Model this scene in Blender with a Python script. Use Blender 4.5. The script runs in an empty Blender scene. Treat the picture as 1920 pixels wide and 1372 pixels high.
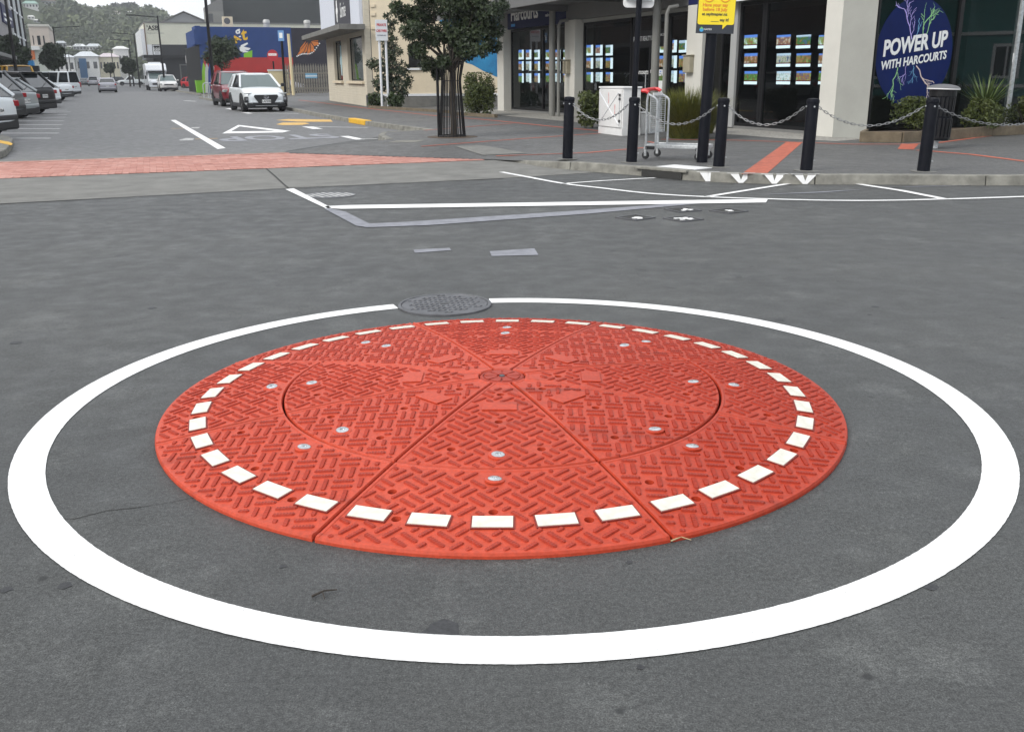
import bpy, math, random
from mathutils import Vector, Matrix
R = math.radians
rnd = random.Random(7)
sc = bpy.context.scene
COL = sc.collection

# ------------------------------------------------------------------ camera
CAM_H, FPX, TH, RO = 1.4, 1800.0, R(16.848), R(-0.44)
cam_d = bpy.data.cameras.new('camera')
cam_d.sensor_width = 36.0
cam_d.lens = FPX / 1920 * 36.0
cam_d.clip_start, cam_d.clip_end = 0.05, 3000
cam = bpy.data.objects.new('camera', cam_d)
COL.objects.link(cam)
_r = Vector((1, 0, 0)); _f = Vector((0, math.cos(TH), -math.sin(TH))); _u = Vector((0, math.sin(TH), math.cos(TH)))
_cr = _r * math.cos(RO) + _u * math.sin(RO)
_cu = _u * math.cos(RO) - _r * math.sin(RO)
cam.matrix_world = Matrix(((_cr.x, _cu.x, -_f.x, 0), (_cr.y, _cu.y, -_f.y, 0), (_cr.z, _cu.z, -_f.z, CAM_H), (0, 0, 0, 1)))
sc.camera = cam

# ------------------------------------------------------------------ sky, sun, exposure
SUN_AZ, SUN_EL = R(-125), R(40)          # sun behind the camera to the left, veiled by cloud
w = bpy.data.worlds.new('World'); sc.world = w; w.use_nodes = True
nt = w.node_tree; nt.nodes.clear()
o = nt.nodes.new('ShaderNodeOutputWorld'); bg = nt.nodes.new('ShaderNodeBackground')
sky = nt.nodes.new('ShaderNodeTexSky'); sky.sky_type = 'NISHITA'; sky.sun_disc = False
sky.sun_elevation = SUN_EL; sky.sun_rotation = SUN_AZ; sky.dust_density = 3
tc = nt.nodes.new('ShaderNodeTexCoord'); mp = nt.nodes.new('ShaderNodeMapping'); mp.inputs['Scale'].default_value = (1, 1, 3)
nz = nt.nodes.new('ShaderNodeTexNoise'); nz.inputs['Scale'].default_value = 2.2; nz.inputs['Detail'].default_value = 7
cr = nt.nodes.new('ShaderNodeValToRGB')
cr.color_ramp.elements[0].position = .3; cr.color_ramp.elements[0].color = (.66, .70, .76, 1)
cr.color_ramp.elements[1].position = .68; cr.color_ramp.elements[1].color = (.95, .97, 1, 1)
sc2 = nt.nodes.new('ShaderNodeVectorMath'); sc2.operation = 'SCALE'; sc2.inputs['Scale'].default_value = 9.6
mx = nt.nodes.new('ShaderNodeMix'); mx.data_type = 'RGBA'; mx.inputs['Factor'].default_value = .9
lk = nt.links.new
lk(tc.outputs['Generated'], mp.inputs['Vector']); lk(mp.outputs[0], nz.inputs['Vector']); lk(nz.outputs['Fac'], cr.inputs['Fac'])
lk(cr.outputs['Color'], sc2.inputs[0]); lk(sky.outputs[0], mx.inputs[6]); lk(sc2.outputs[0], mx.inputs[7])
lk(mx.outputs[2], bg.inputs['Color']); bg.inputs['Strength'].default_value = .10; lk(bg.outputs[0], o.inputs[0])
sun_d = bpy.data.lights.new('sun', 'SUN'); sun_d.energy = 1.5; sun_d.angle = R(22); sun_d.color = (1, .965, .91)
sun = bpy.data.objects.new('sun', sun_d); COL.objects.link(sun)
_sd = Vector((math.sin(SUN_AZ) * math.cos(SUN_EL), math.cos(SUN_AZ) * math.cos(SUN_EL), math.sin(SUN_EL)))
sun.rotation_euler = _sd.to_track_quat('Z', 'Y').to_euler()
sc.view_settings.view_transform = 'Standard'; sc.view_settings.look = 'None'
sc.view_settings.gamma = 1; sc.view_settings.use_curve_mapping = False
sc.view_settings.exposure = .68
sc.render.engine = 'CYCLES'
sc.render.resolution_x, sc.render.resolution_y = 1024, 731

# ------------------------------------------------------------------ pixels of the photograph -> places
def ray(px, py):
    x = (px - 960) / FPX; y = (py - 686) / FPX
    c, s = math.cos(RO), math.sin(RO)
    xr = c * x + s * y; yr = -s * x + c * y
    return Vector((xr, math.cos(TH) - yr * math.sin(TH), -(math.sin(TH) + yr * math.cos(TH))))
def G(px, py, z=0.0):
    d = ray(px, py); k = (z - CAM_H) / d.z
    return (d.x * k, d.y * k)
SA = R(22.6)                       # the side street runs this far left of the view
SU = Vector((-math.sin(SA), math.cos(SA))); SV = Vector((math.cos(SA), math.sin(SA)))
SC = Vector((6.63, 20.28))         # corner of the estate agent's building
FZ = 0.12                          # footpath height
def S(x, y): p = SC + SV * x + SU * y; return (p.x, p.y)
def S3(x, y, z=0): p = S(x, y); return (p[0], p[1], z)
def loc(px, py, z=0.0): p = Vector(G(px, py, z)) - SC; return (p.dot(SV), p.dot(SU))
def onx(px, py, x0):
    d = ray(px, py); t = (SC.dot(SV) + x0) / (d.x * SV.x + d.y * SV.y)
    p = d * t; return ((Vector((p.x, p.y)) - SC).dot(SU), CAM_H + p.z)
def ony(px, py, y0):
    d = ray(px, py); t = (SC.dot(SU) + y0) / (d.x * SU.x + d.y * SU.y)
    p = d * t; return ((Vector((p.x, p.y)) - SC).dot(SV), CAM_H + p.z)

# ------------------------------------------------------------------ materials
def mat(name, col, rough=.6, metal=0.0, var=0.0, vscale=6.0, bump=0.0, bscale=60.0, spec=.5, col2=None, emit=0.0, coat=0.0, detail=5):
    m = bpy.data.materials.new(name); m.use_nodes = True
    n = m.node_tree.nodes; l = m.node_tree.links; b = n['Principled BSDF']
    b.inputs['Base Color'].default_value = (*col, 1); b.inputs['Roughness'].default_value = rough
    b.inputs['Metallic'].default_value = metal; b.inputs['Specular IOR Level'].default_value = spec
    if coat: b.inputs['Coat Weight'].default_value = coat; b.inputs['Coat Roughness'].default_value = .04
    if emit: b.inputs['Emission Color'].default_value = (*col, 1); b.inputs['Emission Strength'].default_value = emit
    t = n.new('ShaderNodeTexCoord')
    if var or col2:
        z = n.new('ShaderNodeTexNoise'); z.inputs['Scale'].default_value = vscale; z.inputs['Detail'].default_value = detail; z.inputs['Roughness'].default_value = .65
        l.new(t.outputs['Object'], z.inputs['Vector'])
        r = n.new('ShaderNodeValToRGB'); e = r.color_ramp.elements
        e[0].position = .32; e[1].position = .68
        e[0].color = (*[c * (1 - var) for c in col], 1)
        e[1].color = (*(col2 if col2 else [min(1, c * (1 + var)) for c in col]), 1)
        l.new(z.outputs['Fac'], r.inputs['Fac']); l.new(r.outputs['Color'], b.inputs['Base Color'])
    if bump:
        z2 = n.new('ShaderNodeTexNoise'); z2.inputs['Scale'].default_value = bscale; z2.inputs['Detail'].default_value = 4
        l.new(t.outputs['Object'], z2.inputs['Vector'])
        bp = n.new('ShaderNodeBump'); bp.inputs['Strength'].default_value = bump; bp.inputs['Distance'].default_value = .01
        l.new(z2.outputs['Fac'], bp.inputs['Height']); l.new(bp.outputs['Normal'], b.inputs['Normal'])
    return m
def ramp(n, a, b, ca, cb):
    r = n.new('ShaderNodeValToRGB'); e = r.color_ramp.elements
    e[0].position, e[1].position = a, b
    e[0].color = (*ca, 1) if len(ca) == 3 else ca; e[1].color = (*cb, 1) if len(cb) == 3 else cb
    return r
def mixc(n, l, fac, a, b, mode='MIX'):
    x = n.new('ShaderNodeMix'); x.data_type = 'RGBA'; x.blend_type = mode
    if hasattr(fac, 'links'): l.new(fac, x.inputs['Factor'])
    else: x.inputs['Factor'].default_value = fac
    for s, i in ((a, 6), (b, 7)):
        if isinstance(s, tuple): x.inputs[i].default_value = (*s, 1)
        else: l.new(s, x.inputs[i])
    return x.outputs[2]
def asphalt(name, base, light, grain=1.0, stain=.5):
    m = bpy.data.materials.new(name); m.use_nodes = True
    n = m.node_tree.nodes; l = m.node_tree.links; b = n['Principled BSDF']
    t = n.new('ShaderNodeTexCoord')
    def noise(s, d=4, rr=.6):
        z = n.new('ShaderNodeTexNoise'); z.inputs['Scale'].default_value = s; z.inputs['Detail'].default_value = d; z.inputs['Roughness'].default_value = rr
        l.new(t.outputs['Object'], z.inputs['Vector']); return z.outputs['Fac']
    big = ramp(n, .35, .7, base, light); l.new(noise(.45, 6), big.inputs['Fac'])
    # pale rubbed patches
    pat = ramp(n, .53, .72, (0, 0, 0), (1, 1, 1)); l.new(noise(1.5, 10, .78), pat.inputs['Fac'])
    ms = n.new('ShaderNodeMath'); ms.operation = 'MULTIPLY'; ms.inputs[1].default_value = stain
    l.new(pat.outputs[0], ms.inputs[0])
    c = mixc(n, l, ms.outputs[0], big.outputs[0], tuple(min(1, x * 2.1) for x in light))
    # aggregate grain
    g = ramp(n, .38, .62, tuple([1 - .55 * grain] * 3), tuple([1 + .5 * grain] * 3)); l.new(noise(210, 3, .85), g.inputs['Fac'])
    c = mixc(n, l, 1.0, c, g.outputs[0], 'MULTIPLY')
    g3 = ramp(n, .40, .60, tuple([1 - .32 * grain] * 3), tuple([1 + .36 * grain] * 3)); l.new(noise(62, 5, .85), g3.inputs['Fac'])
    c = mixc(n, l, 1.0, c, g3.outputs[0], 'MULTIPLY')
    # pale stones
    v = n.new('ShaderNodeTexVoronoi'); v.inputs['Scale'].default_value = 110; l.new(t.outputs['Object'], v.inputs['Vector'])
    sp = ramp(n, .07, .13, (1, 1, 1), (0, 0, 0)); l.new(v.outputs['Distance'], sp.inputs['Fac'])
    th = ramp(n, .52, .66, (0, 0, 0), (.9, .9, .9)); l.new(noise(31, 2), th.inputs['Fac'])
    mm = n.new('ShaderNodeMath'); mm.operation = 'MULTIPLY'; l.new(sp.outputs[0], mm.inputs[0]); l.new(th.outputs[0], mm.inputs[1])
    c = mixc(n, l, mm.outputs[0], c, (.30, .30, .29))
    # dark tar spots
    v2 = n.new('ShaderNodeTexVoronoi'); v2.inputs['Scale'].default_value = 3.1; l.new(t.outputs['Object'], v2.inputs['Vector'])
    ds = ramp(n, .035, .06, (1, 1, 1), (0, 0, 0)); l.new(v2.outputs['Distance'], ds.inputs['Fac'])
    c = mixc(n, l, ds.outputs[0], c, tuple(x * .5 for x in base))
    l.new(c, b.inputs['Base Color'])
    rr = ramp(n, .3, .7, (.5,) * 3, (.75,) * 3); l.new(noise(5, 4), rr.inputs['Fac']); l.new(rr.outputs[0], b.inputs['Roughness'])
    b.inputs['Specular IOR Level'].default_value = .5
    bp = n.new('ShaderNodeBump'); bp.inputs['Strength'].default_value = .5 * grain; bp.inputs['Distance'].default_value = .0035
    l.new(noise(170, 4, .75), bp.inputs['Height']); l.new(bp.outputs[0], b.inputs['Normal'])
    return m
def glassmat(name, tint=(.5, .55, .55), rough=.01, ior=1.5):
    m = bpy.data.materials.new(name); m.use_nodes = True
    n = m.node_tree.nodes; l = m.node_tree.links; n.remove(n['Principled BSDF']); out = n['Material Output']
    tr = n.new('ShaderNodeBsdfTransparent'); tr.inputs[0].default_value = (*tint, 1)
    gl = n.new('ShaderNodeBsdfGlossy'); gl.inputs['Roughness'].default_value = rough
    fr = n.new('ShaderNodeFresnel'); fr.inputs[0].default_value = ior
    gm = n.new('ShaderNodeNewGeometry'); iv = n.new('ShaderNodeMath'); iv.operation = 'SUBTRACT'; iv.inputs[0].default_value = 1; l.new(gm.outputs['Backfacing'], iv.inputs[1])
    fm = n.new('ShaderNodeMath'); fm.operation = 'MULTIPLY'; l.new(fr.outputs[0], fm.inputs[0]); l.new(iv.outputs[0], fm.inputs[1])
    mxs = n.new('ShaderNodeMixShader'); l.new(fm.outputs[0], mxs.inputs[0]); l.new(tr.outputs[0], mxs.inputs[1]); l.new(gl.outputs[0], mxs.inputs[2])
    l.new(mxs.outputs[0], out.inputs[0]); return m
def leafmat(name, c1, c2, trans=.25, rough=.5, scale=1.2):
    m = bpy.data.materials.new(name); m.use_nodes = True
    n = m.node_tree.nodes; l = m.node_tree.links; b = n['Principled BSDF']
    t = n.new('ShaderNodeTexCoord'); z = n.new('ShaderNodeTexNoise'); z.inputs['Scale'].default_value = scale; z.inputs['Detail'].default_value = 8; z.inputs['Roughness'].default_value = .8
    l.new(t.outputs['Object'], z.inputs['Vector'])
    r = ramp(n, .35, .65, c1, c2); l.new(z.outputs['Fac'], r.inputs['Fac']); l.new(r.outputs[0], b.inputs['Base Color'])
    b.inputs['Roughness'].default_value = rough; b.inputs['Specular IOR Level'].default_value = .35
    return m
M = {}
M['road'] = asphalt('road_asphalt', (.050, .0525, .052), (.066, .068, .065), 1.05, .65)
M['street'] = asphalt('street_asphalt', (.108, .109, .109), (.128, .128, .127), .6, .25)
M['patch'] = asphalt('overpaint_grey', (.115, .12, .15), (.13, .135, .165), .5, .2)
M['concrete'] = mat('concrete', (.162, .160, .147), .8, var=.22, vscale=2.2, bump=.3, bscale=90)
M['kerbc'] = mat('kerb_concrete', (.20, .195, .17), .85, var=.35, vscale=5, bump=.4, bscale=70)
M['kerbj'] = mat('joint_dark', (.03, .03, .028), .9)
M['agg'] = asphalt('footpath_aggregate', (.080, .080, .078), (.104, .103, .099), 1.5, .12)
M['pebble'] = mat('pebble_strip', (.27, .26, .235), .85, var=.5, vscale=22, bump=.7, bscale=40)
M['redline'] = mat('terracotta_line', (.42, .105, .06), .75, var=.25, vscale=9, bump=.2)
M['brick_red'] = mat('red_paver', (.40, .165, .135), .8, var=.22, vscale=3, bump=.3, bscale=60)
def roadpaint():
    m = mat('white_road_paint', (.80, .80, .79), .6, bump=.2, bscale=170)
    n = m.node_tree.nodes; l = m.node_tree.links; b = n['Principled BSDF']; t = n.new('ShaderNodeTexCoord')
    def noise(s, d, rr):
        z = n.new('ShaderNodeTexNoise'); z.inputs['Scale'].default_value = s; z.inputs['Detail'].default_value = d; z.inputs['Roughness'].default_value = rr; l.new(t.outputs['Object'], z.inputs['Vector']); return z.outputs['Fac']
    scuff = ramp(n, .52, .80, (.80, .80, .79), (.50, .50, .49)); l.new(noise(3.1, 10, .78), scuff.inputs['Fac'])
    v = n.new('ShaderNodeTexVoronoi'); v.inputs['Scale'].default_value = 38; l.new(t.outputs['Object'], v.inputs['Vector'])
    pit = ramp(n, .05, .085, (1, 1, 1), (0, 0, 0)); l.new(v.outputs['Distance'], pit.inputs['Fac'])
    sel = ramp(n, .50, .58, (0, 0, 0), (1, 1, 1)); l.new(noise(14, 2, .5), sel.inputs['Fac'])
    mm = n.new('ShaderNodeMath'); mm.operation = 'MULTIPLY'; l.new(pit.outputs[0], mm.inputs[0]); l.new(sel.outputs[0], mm.inputs[1])
    l.new(mixc(n, l, mm.outputs[0], scuff.outputs[0], (.16, .16, .155)), b.inputs['Base Color']); return m
M['paintw'] = roadpaint()
M['paintold'] = mat('worn_white_paint', (.42, .42, .41), .7, var=.4, vscale=16)
M['paintgrey'] = mat('grey_road_paint', (.215, .22, .245), .7, var=.2, vscale=8)
M['painty'] = mat('yellow_road_paint', (.62, .38, .10), .65, var=.25, vscale=9)
M['kyellow'] = mat('yellow_kerb_paint', (.75, .43, .03), .6, var=.12)
M['black'] = mat('black_powder_coat', (.005, .006, .010), .5, var=.2, vscale=5, spec=.15)
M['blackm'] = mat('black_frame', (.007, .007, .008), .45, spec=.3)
M['galv'] = mat('galvanised_steel', (.50, .52, .53), .42, .45, var=.25, vscale=18)
M['chain'] = mat('chain_steel', (.26, .265, .27), .45, .6, var=.25, vscale=18)
M['zinc'] = mat('zinc_bolt', (.55, .57, .58), .3, .9, var=.3, vscale=60)
M['iron'] = mat('cast_iron', (.115, .117, .125), .55, .35, var=.25, vscale=10, bump=.3)
M['tyre'] = mat('tyre_rubber', (.018, .018, .019), .8)
M['rim'] = mat('alloy_rim', (.35, .36, .37), .35, .8)
M['chrome'] = mat('chrome', (.7, .7, .72), .12, 1)
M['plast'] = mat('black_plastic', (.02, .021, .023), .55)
M['white'] = mat('white_paint', (.72, .74, .76), .45, var=.04)
M['whitec'] = mat('white_cabinet', (.74, .74, .73), .5, var=.06, vscale=4)
M['cream'] = mat('cream_paint', (.66, .57, .42), .75, var=.06, vscale=1.5, bump=.1)
M['beige'] = mat('beige_box', (.33, .30, .22), .6, var=.08)
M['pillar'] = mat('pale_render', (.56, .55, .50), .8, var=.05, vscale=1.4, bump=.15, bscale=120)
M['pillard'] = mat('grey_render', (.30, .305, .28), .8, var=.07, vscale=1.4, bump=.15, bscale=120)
M['greyp'] = mat('grey_paint', (.16, .16, .155), .6, var=.06)
M['canopy'] = mat('canopy_grey', (.125, .125, .125), .65, var=.1, vscale=.8)
M['postg'] = mat('post_grey', (.19, .19, .175), .5, var=.05)
M['navy'] = mat('navy_sign', (.013, .018, .075), .6, spec=.15)
M['bluedeep'] = mat('blue_decal', (.004, .013, .085), .6, var=.15, vscale=1.5, spec=.1)
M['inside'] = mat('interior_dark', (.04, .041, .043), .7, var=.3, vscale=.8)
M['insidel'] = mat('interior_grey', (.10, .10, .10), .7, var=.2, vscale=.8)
M['glass'] = glassmat('shop_glass', (.60, .64, .64))
M['carglass'] = mat('car_glass', (.014, .018, .02), .06, spec=.65, coat=.3)
M['carglassl'] = mat('car_windscreen', (.10, .135, .135), .08, spec=.7)
M['letter'] = mat('white_letter', (.80, .81, .80), .5)
M['timber'] = mat('weathered_timber', (.20, .185, .155), .85, var=.3, vscale=7, bump=.3)
M['edging'] = mat('timber_edging', (.145, .115, .075), .85, var=.3, vscale=5, bump=.3)
M['soil'] = mat('garden_soil', (.09, .065, .045), .95, var=.4, vscale=9, bump=.6)
M['bark'] = mat('bark', (.045, .037, .030), .9, var=.3, vscale=9, bump=.5)
M['leafd'] = leafmat('dark_leaf', (.010, .020, .009), (.045, .066, .026))
M['leafm'] = leafmat('mid_leaf', (.02, .037, .013), (.065, .095, .03))
M['hedge'] = leafmat('hedge_leaf', (.03, .046, .012), (.10, .12, .028), scale=3)
M['grass'] = leafmat('tussock_blade', (.045, .065, .012), (.17, .165, .03), scale=6)
M['yucca'] = leafmat('yucca_blade', (.05, .085, .02), (.13, .18, .05), scale=4)
M['wood_far'] = leafmat('hill_wood', (.026, .042, .018), (.105, .125, .048), scale=.05)
M['hill'] = mat('hill_ground', (.07, .085, .045), .95, var=.4, vscale=.03)

# ------------------------------------------------------------------ geometry helpers
class MB:
    def __init__(s): s.v = []; s.f = []; s.m = []; s.cur = 0
    def add(s, vs, fs, mi=None):
        o = len(s.v); s.v += [tuple(p) for p in vs]
        for f in fs: s.f.append(tuple(i + o for i in f)); s.m.append(s.cur if mi is None else mi)
        return s
    def box(s, c, d, rz=0.0, mi=None, mtx=None):
        x, y, z = d[0] / 2, d[1] / 2, d[2] / 2; cs, sn = math.cos(rz), math.sin(rz); vs = []
        for dz in (-z, z):
            for dx, dy in ((-x, -y), (x, -y), (x, y), (-x, y)):
                p = Vector((dx * cs - dy * sn, dx * sn + dy * cs, dz))
                if mtx: p = mtx @ p
                vs.append((p.x + c[0], p.y + c[1], p.z + c[2]))
        return s.add(vs, [(3, 2, 1, 0), (4, 5, 6, 7), (0, 1, 5, 4), (1, 2, 6, 5), (2, 3, 7, 6), (3, 0, 4, 7)], mi)
    def bx(s, x0, x1, y0, y1, z0, z1, mi=None): return s.box(((x0 + x1) / 2, (y0 + y1) / 2, (z0 + z1) / 2), (abs(x1 - x0), abs(y1 - y0), abs(z1 - z0)), mi=mi)
    def prism(s, poly, z0, z1, mi=None):
        a = sum(poly[i - 1][0] * poly[i][1] - poly[i][0] * poly[i - 1][1] for i in range(len(poly)))
        if a < 0: poly = poly[::-1]
        n = len(poly); zt = z1 if callable(z1) else (lambda x, y: z1)
        vs = [(x, y, z0) for x, y in poly] + [(x, y, zt(x, y)) for x, y in poly]
        return s.add(vs, [tuple(range(n - 1, -1, -1)), tuple(range(n, 2 * n))] + [(i, (i + 1) % n, n + (i + 1) % n, n + i) for i in range(n)], mi)
    def sheet(s, poly, z, mi=None):
        a = sum(poly[i - 1][0] * poly[i][1] - poly[i][0] * poly[i - 1][1] for i in range(len(poly)))
        if a < 0: poly = poly[::-1]
        return s.add([(x, y, z) for x, y in poly], [tuple(range(len(poly)))], mi)
    def tube(s, pts, r, n=8, mi=None, caps=True):
        pts = [Vector(p) for p in pts]; rs = r if isinstance(r, (list, tuple)) else [r] * len(pts)
        o = len(s.v); vs = []; ref = None
        for i, p in enumerate(pts):
            t = (pts[min(i + 1, len(pts) - 1)] - pts[max(i - 1, 0)])
            if t.length < 1e-9: t = Vector((0, 0, 1))
            t.normalize()
            if ref is None: ref = Vector((1, 0, 0)) if abs(t.x) < .8 else Vector((0, 1, 0))
            ref = (ref - t * ref.dot(t)).normalized(); bi = t.cross(ref)
            for k in range(n):
                a = 2 * math.pi * k / n; q = p + (ref * math.cos(a) + bi * math.sin(a)) * rs[i]; vs.append(tuple(q))
        fs = []
        for i in range(len(pts) - 1):
            for k in range(n): fs.append((i * n + k, i * n + (k + 1) % n, (i + 1) * n + (k + 1) % n, (i + 1) * n + k))
        if caps: fs += [tuple(range(n - 1, -1, -1)), tuple(range((len(pts) - 1) * n, len(pts) * n))]
        return s.add(vs, fs, mi)
    def lathe(s, prof, n=24, c=(0, 0, 0), mi=None, axis='z', rot0=0.0):
        vs = []
        for r, z in prof:
            for k in range(n):
                a = 2 * math.pi * k / n + rot0; x, y = r * math.cos(a), r * math.sin(a)
                p = (x, y, z) if axis == 'z' else ((z, x, y) if axis == 'x' else (y, z, x))
                vs.append((p[0] + c[0], p[1] + c[1], p[2] + c[2]))
        fs = [(i * n + k, i * n + (k + 1) % n, (i + 1) * n + (k + 1) % n, (i + 1) * n + k) for i in range(len(prof) - 1) for k in range(n)]
        fs += [tuple(range(n - 1, -1, -1)), tuple(range((len(prof) - 1) * n, len(prof) * n))]
        return s.add(vs, fs, mi)
    def build(s, name, mats, parent=None, loc=(0, 0, 0), rz=0.0, smooth=False, bevel=0.0, sub=0, rot=None):
        me = bpy.data.meshes.new(name); me.from_pydata(s.v, [], s.f)
        if not isinstance(mats, (list, tuple)): mats = [mats]
        for mm in mats: me.materials.append(M[mm] if isinstance(mm, str) else mm)
        if len(mats) > 1: me.polygons.foreach_set('material_index', s.m)
        me.update()
        if smooth:
            me.polygons.foreach_set('use_smooth', [True] * len(me.polygons))
            if not sub: me.set_sharp_from_angle(angle=R(38))
        ob = bpy.data.objects.new(name, me); COL.objects.link(ob)
        ob.location = loc; ob.rotation_euler = rot if rot else (0, 0, rz)
        if parent: ob.parent = parent
        if bevel:
            b = ob.modifiers.new('bevel', 'BEVEL'); b.width = bevel; b.segments = 2; b.limit_method = 'ANGLE'; b.angle_limit = R(40)
        if sub:
            b = ob.modifiers.new('sub', 'SUBSURF'); b.levels = sub; b.render_levels = sub
        return ob
def tag(ob, label=None, cat=None, group=None, kind=None):
    if label: ob['label'] = label
    if cat: ob['category'] = cat
    if group: ob['group'] = group
    if kind: ob['kind'] = kind
    return ob
def thing(name, label, cat, loc=(0, 0, 0), rz=0.0, group=None):
    e = bpy.data.objects.new(name, None); COL.objects.link(e); e.empty_display_size = .2
    e.location = loc if len(loc) == 3 else (*loc, 0); e.rotation_euler = (0, 0, rz)
    return tag(e, label, cat, group)
def struct(ob): ob['kind'] = 'structure'; return ob
def inst(src, name, parent, loc, rz=0.0, scale=None):
    c = src.copy(); c.name = name; COL.objects.link(c); c.parent = parent; c.location = loc; c.rotation_euler = (0, 0, rz)
    if scale: c.scale = scale
    return c
def copy_tree(src, parent=None):
    c = src.copy(); COL.objects.link(c); c.parent = parent
    for ch in list(src.children): copy_tree(ch, c)
    return c
def text(s, size, m, name='lettering', parent=None, mtx=None, bold=0.0, shear=0.0, sx=1.0, thick=.002, align='CENTER', spacing=1.0):
    cu = bpy.data.curves.new('txt', 'FONT'); cu.body = s; cu.size = size; cu.offset = bold; cu.shear = shear; cu.extrude = thick
    cu.align_x = align; cu.align_y = 'CENTER'; cu.space_character = spacing; cu.resolution_u = 3
    t = bpy.data.objects.new('txt', cu); COL.objects.link(t)
    dg = bpy.context.evaluated_depsgraph_get(); me = bpy.data.meshes.new_from_object(t.evaluated_get(dg))
    bpy.data.objects.remove(t); bpy.data.curves.remove(cu)
    me.name = name; me.materials.clear(); me.materials.append(M[m] if isinstance(m, str) else m)
    for v in me.vertices: v.co.x *= sx
    ob = bpy.data.objects.new(name, me); COL.objects.link(ob)
    if parent: ob.parent = parent
    if mtx is not None: ob.matrix_local = mtx
    return ob
def face_mtx(origin, xdir, updir):
    x = Vector(xdir).normalized(); y = Vector(updir).normalized(); z = x.cross(y)
    return Matrix(((x.x, y.x, z.x, origin[0]), (x.y, y.y, z.y, origin[1]), (x.z, y.z, z.z, origin[2]), (0, 0, 0, 1)))

# ================================================================== GROUND
M['tar'] = mat('tar_stain', (.030, .031, .033), .6, var=.5, vscale=60)
g = MB(); g.sheet([(-900, -60), (900, -60), (900, 1500), (-900, 1500)], 0.0)
struct(g.build('ground', 'road'))
def strip(pts, width, z=.008, jit=0.0):
    """a painted line of constant width along a polyline"""
    pts = [Vector(p) for p in pts]; L = []; Rr = []
    for i, p in enumerate(pts):
        t = (pts[min(i + 1, len(pts) - 1)] - pts[max(i - 1, 0)]).normalized(); n = Vector((-t.y, t.x))
        L.append(p + n * (width / 2 + rnd.uniform(-jit, jit))); Rr.append(p - n * (width / 2 + rnd.uniform(-jit, jit)))
    mb = MB(); k = len(pts)
    mb.add([(q.x, q.y, z) for q in L] + [(q.x, q.y, z) for q in Rr], [(k + i, k + i + 1, i + 1, i) for i in range(k - 1)])
    return mb
def resample(pts, step):
    out = []
    for a, b in zip(pts[:-1], pts[1:]):
        a, b = Vector(a), Vector(b); n = max(1, int((b - a).length / step))
        out += [a.lerp(b, i / n) for i in range(n)]
    return out + [Vector(pts[-1])]
def smooth_pts(pts, n=8):
    """Catmull-Rom through the points"""
    P = [Vector(p) for p in pts]; out = []
    for i in range(len(P) - 1):
        p0, p1, p2, p3 = P[max(i - 1, 0)], P[i], P[i + 1], P[min(i + 2, len(P) - 1)]
        for k in range(n):
            t = k / n
            out.append(.5 * ((2 * p1) + (p2 - p0) * t + (2 * p0 - 5 * p1 + 4 * p2 - p3) * t * t + (3 * p1 - p0 - 3 * p2 + p3) * t ** 3))
    return out + [P[-1]]

# band of red pavers across the mouth of the side street
BA = math.atan2(2.64, 7.33); BE = Vector((math.cos(BA), math.sin(BA))); BN = Vector((-BE.y, BE.x))
B0 = Vector(G(470, 318)); BW = 3.18
def BP(s, t): p = B0 + BE * s + BN * t; return (p.x, p.y)
def right_s(t): return 4.05 - .98 * t      # slanted right end of the band
band = MB(); band.sheet([BP(-9.5, 0), BP(right_s(0), 0), BP(right_s(BW), BW), BP(-9.5, BW)], .005)
bandob = struct(band.build('paver_band', 'kerbj'))
bw_, bh_ = .196, .096
bm_ = MB(); bm_.box((0, 0, .004), (bw_, bh_, .008)); bsrc = None
bm2 = MB(); bm2.box((0, 0, .004), (bh_, bw_, .008)); bsrc2 = None
brickmats = []
for i, c in enumerate([(.46, .225, .18), (.42, .19, .15), (.49, .255, .21), (.39, .175, .14)]):
    brickmats.append(mat('red_paver_%d' % i, c, .8, var=.18, vscale=7, bump=.3, bscale=90))
rest = MB(); nb = 0; cand = []
t = .1; row = 0
for sidx in range(-95, 45):                       # soldier course along the near edge
    s_ = sidx * .1 + .05
    if -9.3 < s_ < right_s(.1) - .08: cand.append((s_, .1, 1))
rows = int((BW - .4) / .1)
for row in range(rows):
    tt = .25 + row * .1
    for k in range(-48, 24):
        s_ = k * .2 + (.1 if row % 2 else 0)
        if -9.3 < s_ < right_s(tt) - .1: cand.append((s_, tt, 0))
for sidx in range(-95, 45):
    s_ = sidx * .1 + .05
    if -9.3 < s_ < right_s(BW - .1) - .08: cand.append((s_, BW - .1, 1))
def vis(c):
    p = BP(c[0], c[1]); return 2400 * abs(p[0]) / p[1] > 2400 * .62 if False else p[0] > -.56 * p[1] - .2
cand.sort(key=lambda c: (not vis(c), BP(c[0], c[1])[1]))
protos = {}
for i, (s_, tt, o_) in enumerate(cand):
    p = BP(s_, tt); h = .004 + rnd.random() * .004; a_ = BA + rnd.uniform(-.015, .015)
    if i < 300:
        kk = (o_, rnd.randrange(4))
        if kk not in protos:
            mb = MB(); mb.box((0, 0, .004), (bh_, bw_, .008) if o_ else (bw_, bh_, .008))
            ob = mb.build('brick', brickmats[kk[1]], bandob, (p[0], p[1], h), a_, bevel=.004); protos[kk] = ob
        else: inst(protos[kk], 'brick', bandob, (p[0], p[1], h), a_)
    else:
        rest.box((p[0], p[1], h + .004), (bh_, bw_, .008) if o_ else (bw_, bh_, .008), a_, mi=rnd.randrange(4))
tag(rest.build('bricks', brickmats, bandob), kind='stuff')

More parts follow.
